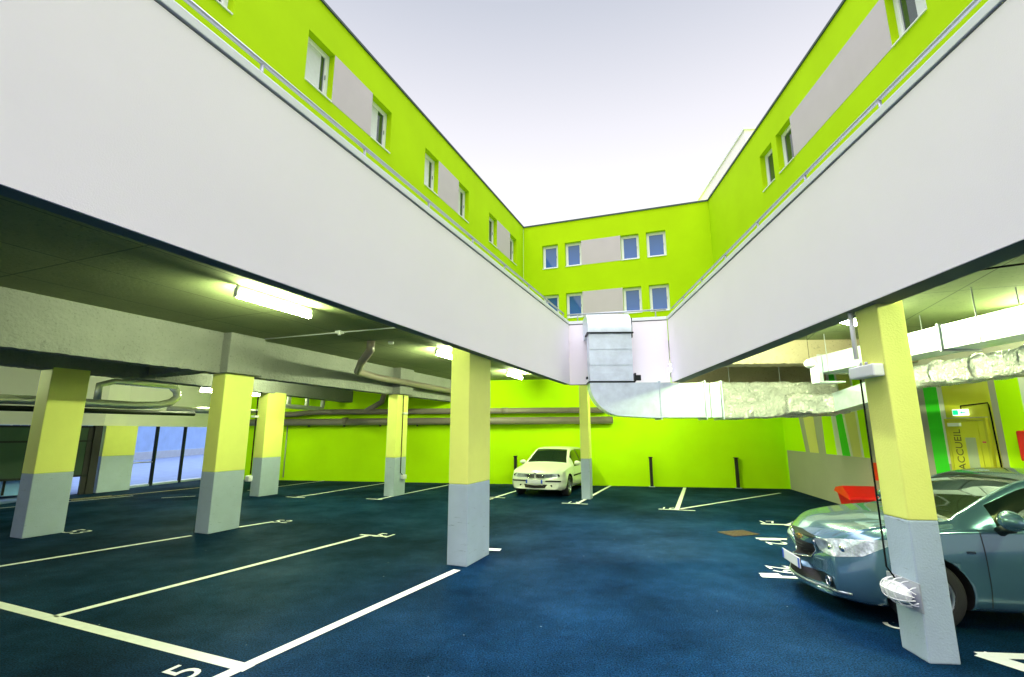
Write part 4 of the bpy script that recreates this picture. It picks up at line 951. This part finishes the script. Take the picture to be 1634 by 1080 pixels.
# white older hatchback at the far end
def nw(z): return pchip([.15,.3,.5,.62,.75,.9],[.03,.0,.0,.05,.09,.14])(z)
SW=dict(L=4.25,W=1.70,paint=M['paint_white'],rad=.30,axles=(.83,3.40),arch=.345,
 zt=[(0,.68),(.08,.74),(.3,.80),(.7,.87),(1.05,.92),(1.15,.94),(1.25,.98),(1.55,1.17),(1.85,1.33),(2.1,1.375),(2.6,1.39),(3.2,1.365),(3.5,1.30),(3.85,1.08),(4.0,.98),(4.25,.92)],
 zs=[(0,.65),(.3,.74),(.7,.80),(1.2,.85),(2.0,.87),(3.0,.885),(3.8,.90),(4.25,.86)],
 ws=[(0,.64),(.12,.74),(.35,.79),(.8,.80),(1.5,.81),(3.2,.80),(4.0,.75),(4.25,.68)],
 wr=[(0,.56),(.3,.64),(.7,.67),(1.15,.69),(1.25,.68),(1.55,.63),(1.85,.575),(2.4,.555),(3.2,.55),(3.8,.60),(4.25,.58)],
 wm=[(0,.70),(.12,.79),(.35,.835),(.8,.85),(1.5,.845),(3.3,.85),(4.0,.80),(4.25,.72)],
 wl=[(0,.68),(.12,.76),(.4,.80),(1.5,.81),(3.5,.81),(4.25,.70)],
 zb=[(0,.24),(.3,.20),(1.3,.20),(3.2,.20),(4.25,.28)],
 seams=[1.38,2.40,3.25],marks=[1.22,1.86,3.5,3.88],bow=.20,bowlen=.8,nose=nw,rbow=.12,tail=lambda z:max(0,(z-.7))*.3,capb=.03,
 glass=dict(ws=(1.22,1.86),rw=(3.5,3.88),side=(1.5,3.66),pillars=(2.40,3.20)))
np_=L(12.95,-4.46); tdir=Vector((math.sin(R(AZL)),math.cos(R(AZL))))
wcar,bw_,FW=build_car('small white older car parked by the lime end wall beside the thin column',SW,(np_.x,np_.y,0),math.atan2(tdir.y,tdir.x))
wcar.scale=(.94,)*3
def onw(yy,zz,o=.008):
    h_=bw_.ray_cast(Vector((-2,yy,zz)),Vector((1,0,0)))[0]; return (h_ if h_ else Vector((0,yy,zz)))+Vector((-o,0,0))
for sd in (-1,1):
    y=lambda v: sd*v
    hl=patch(bw_,[(-.2,y(.34),.665),(-.2,y(.60),.675),(-.2,y(.78),.68)],[(-.2,y(.34),.565),(-.2,y(.60),.555),(-.2,y(.77),.575)],14,5,(1,-sd*.25,0),.006); h_=obj('headlight',hl,M['lens'],wcar,fixn=False)
    m=MB(); hit=onw(y(.67),.62,.0); m.tube([hit+Vector((-.014,0,0)),hit+Vector((.02,0,0))],.042,14); obj('reflector',m,M['carglass'],h_)
    gp=patch(bw_,[(-.2,y(.03),.655),(-.2,y(.30),.65)],[(-.2,y(.03),.56),(-.2,y(.25),.56)],6,4,(1,0,0),.007); g_=obj('grille',gp,M['trim'],wcar,fixn=False)
    m=MB(); m.tube([onw(y(q[0]),q[1],.012) for q in ((.02,.66),(.30,.655),(.315,.62),(.26,.555),(.02,.55),(.02,.66))],.009,6)
    for zz in (.58,.605,.63): m.tube([onw(y(q),zz,.01) for q in (.03,.15,.27)],.004,6)
    obj('chrome_surround',m,M['chrome'],g_)
    m=MB(); m.tube([onw(y(q),.47,.004) for q in (.30,.42,.54,.64,.70,.74)],.020,8); obj('bumper_strip',m,M['trim'],wcar)
    m=MB(); m.tube([(x_,bw_.ray_cast(Vector((x_,sd*3,.56)),Vector((0,-sd,0)))[0].y+sd*.002,.56) for x_ in (1.25,1.8,2.5,3.0)],.02,8); obj('side_strip',m,M['trim'],wcar)
    hit=onw(y(.47),.335,.002); m=MB(); m.tube([hit,hit+Vector((.02,0,0))],.035,12); obj('fog_lamp',m,M['carglass'],wcar)
    mirror(wcar,1.50,sd*.82,.86,sd,[M['paint_white']],.85)
li=patch(bw_,[(-.2,-.36,.375),(-.2,0,.355),(-.2,.36,.375)],[(-.2,-.30,.28),(-.2,0,.27),(-.2,.30,.28)],12,4,(1,0,0),.006); obj('lower_intake',li,M['underbody'],wcar,fixn=False)
m=MB(); m.sphere(onw(0,.672,.01),.012,.045,.03); obj('emblem',m,M['chrome'],wcar)
o_=onw(0,.46,.03); m=MB(); m.box(o_.x,o_.x+.012,-.26,.26,.405,.515,bev=.003); pl=obj('number_plate',m,M['platewhite'],wcar)
m=MB(); m.box(o_.x-.002,o_.x,-.258,-.205,.408,.512); m.box(o_.x-.002,o_.x,.205,.258,.408,.512); obj('blue_bands',m,M['plateblue'],pl)
m=MB(); m.box(o_.x+.012,o_.x+.04,-.2,.2,.41,.50); obj('plate_mount',m,M['trim'],pl)
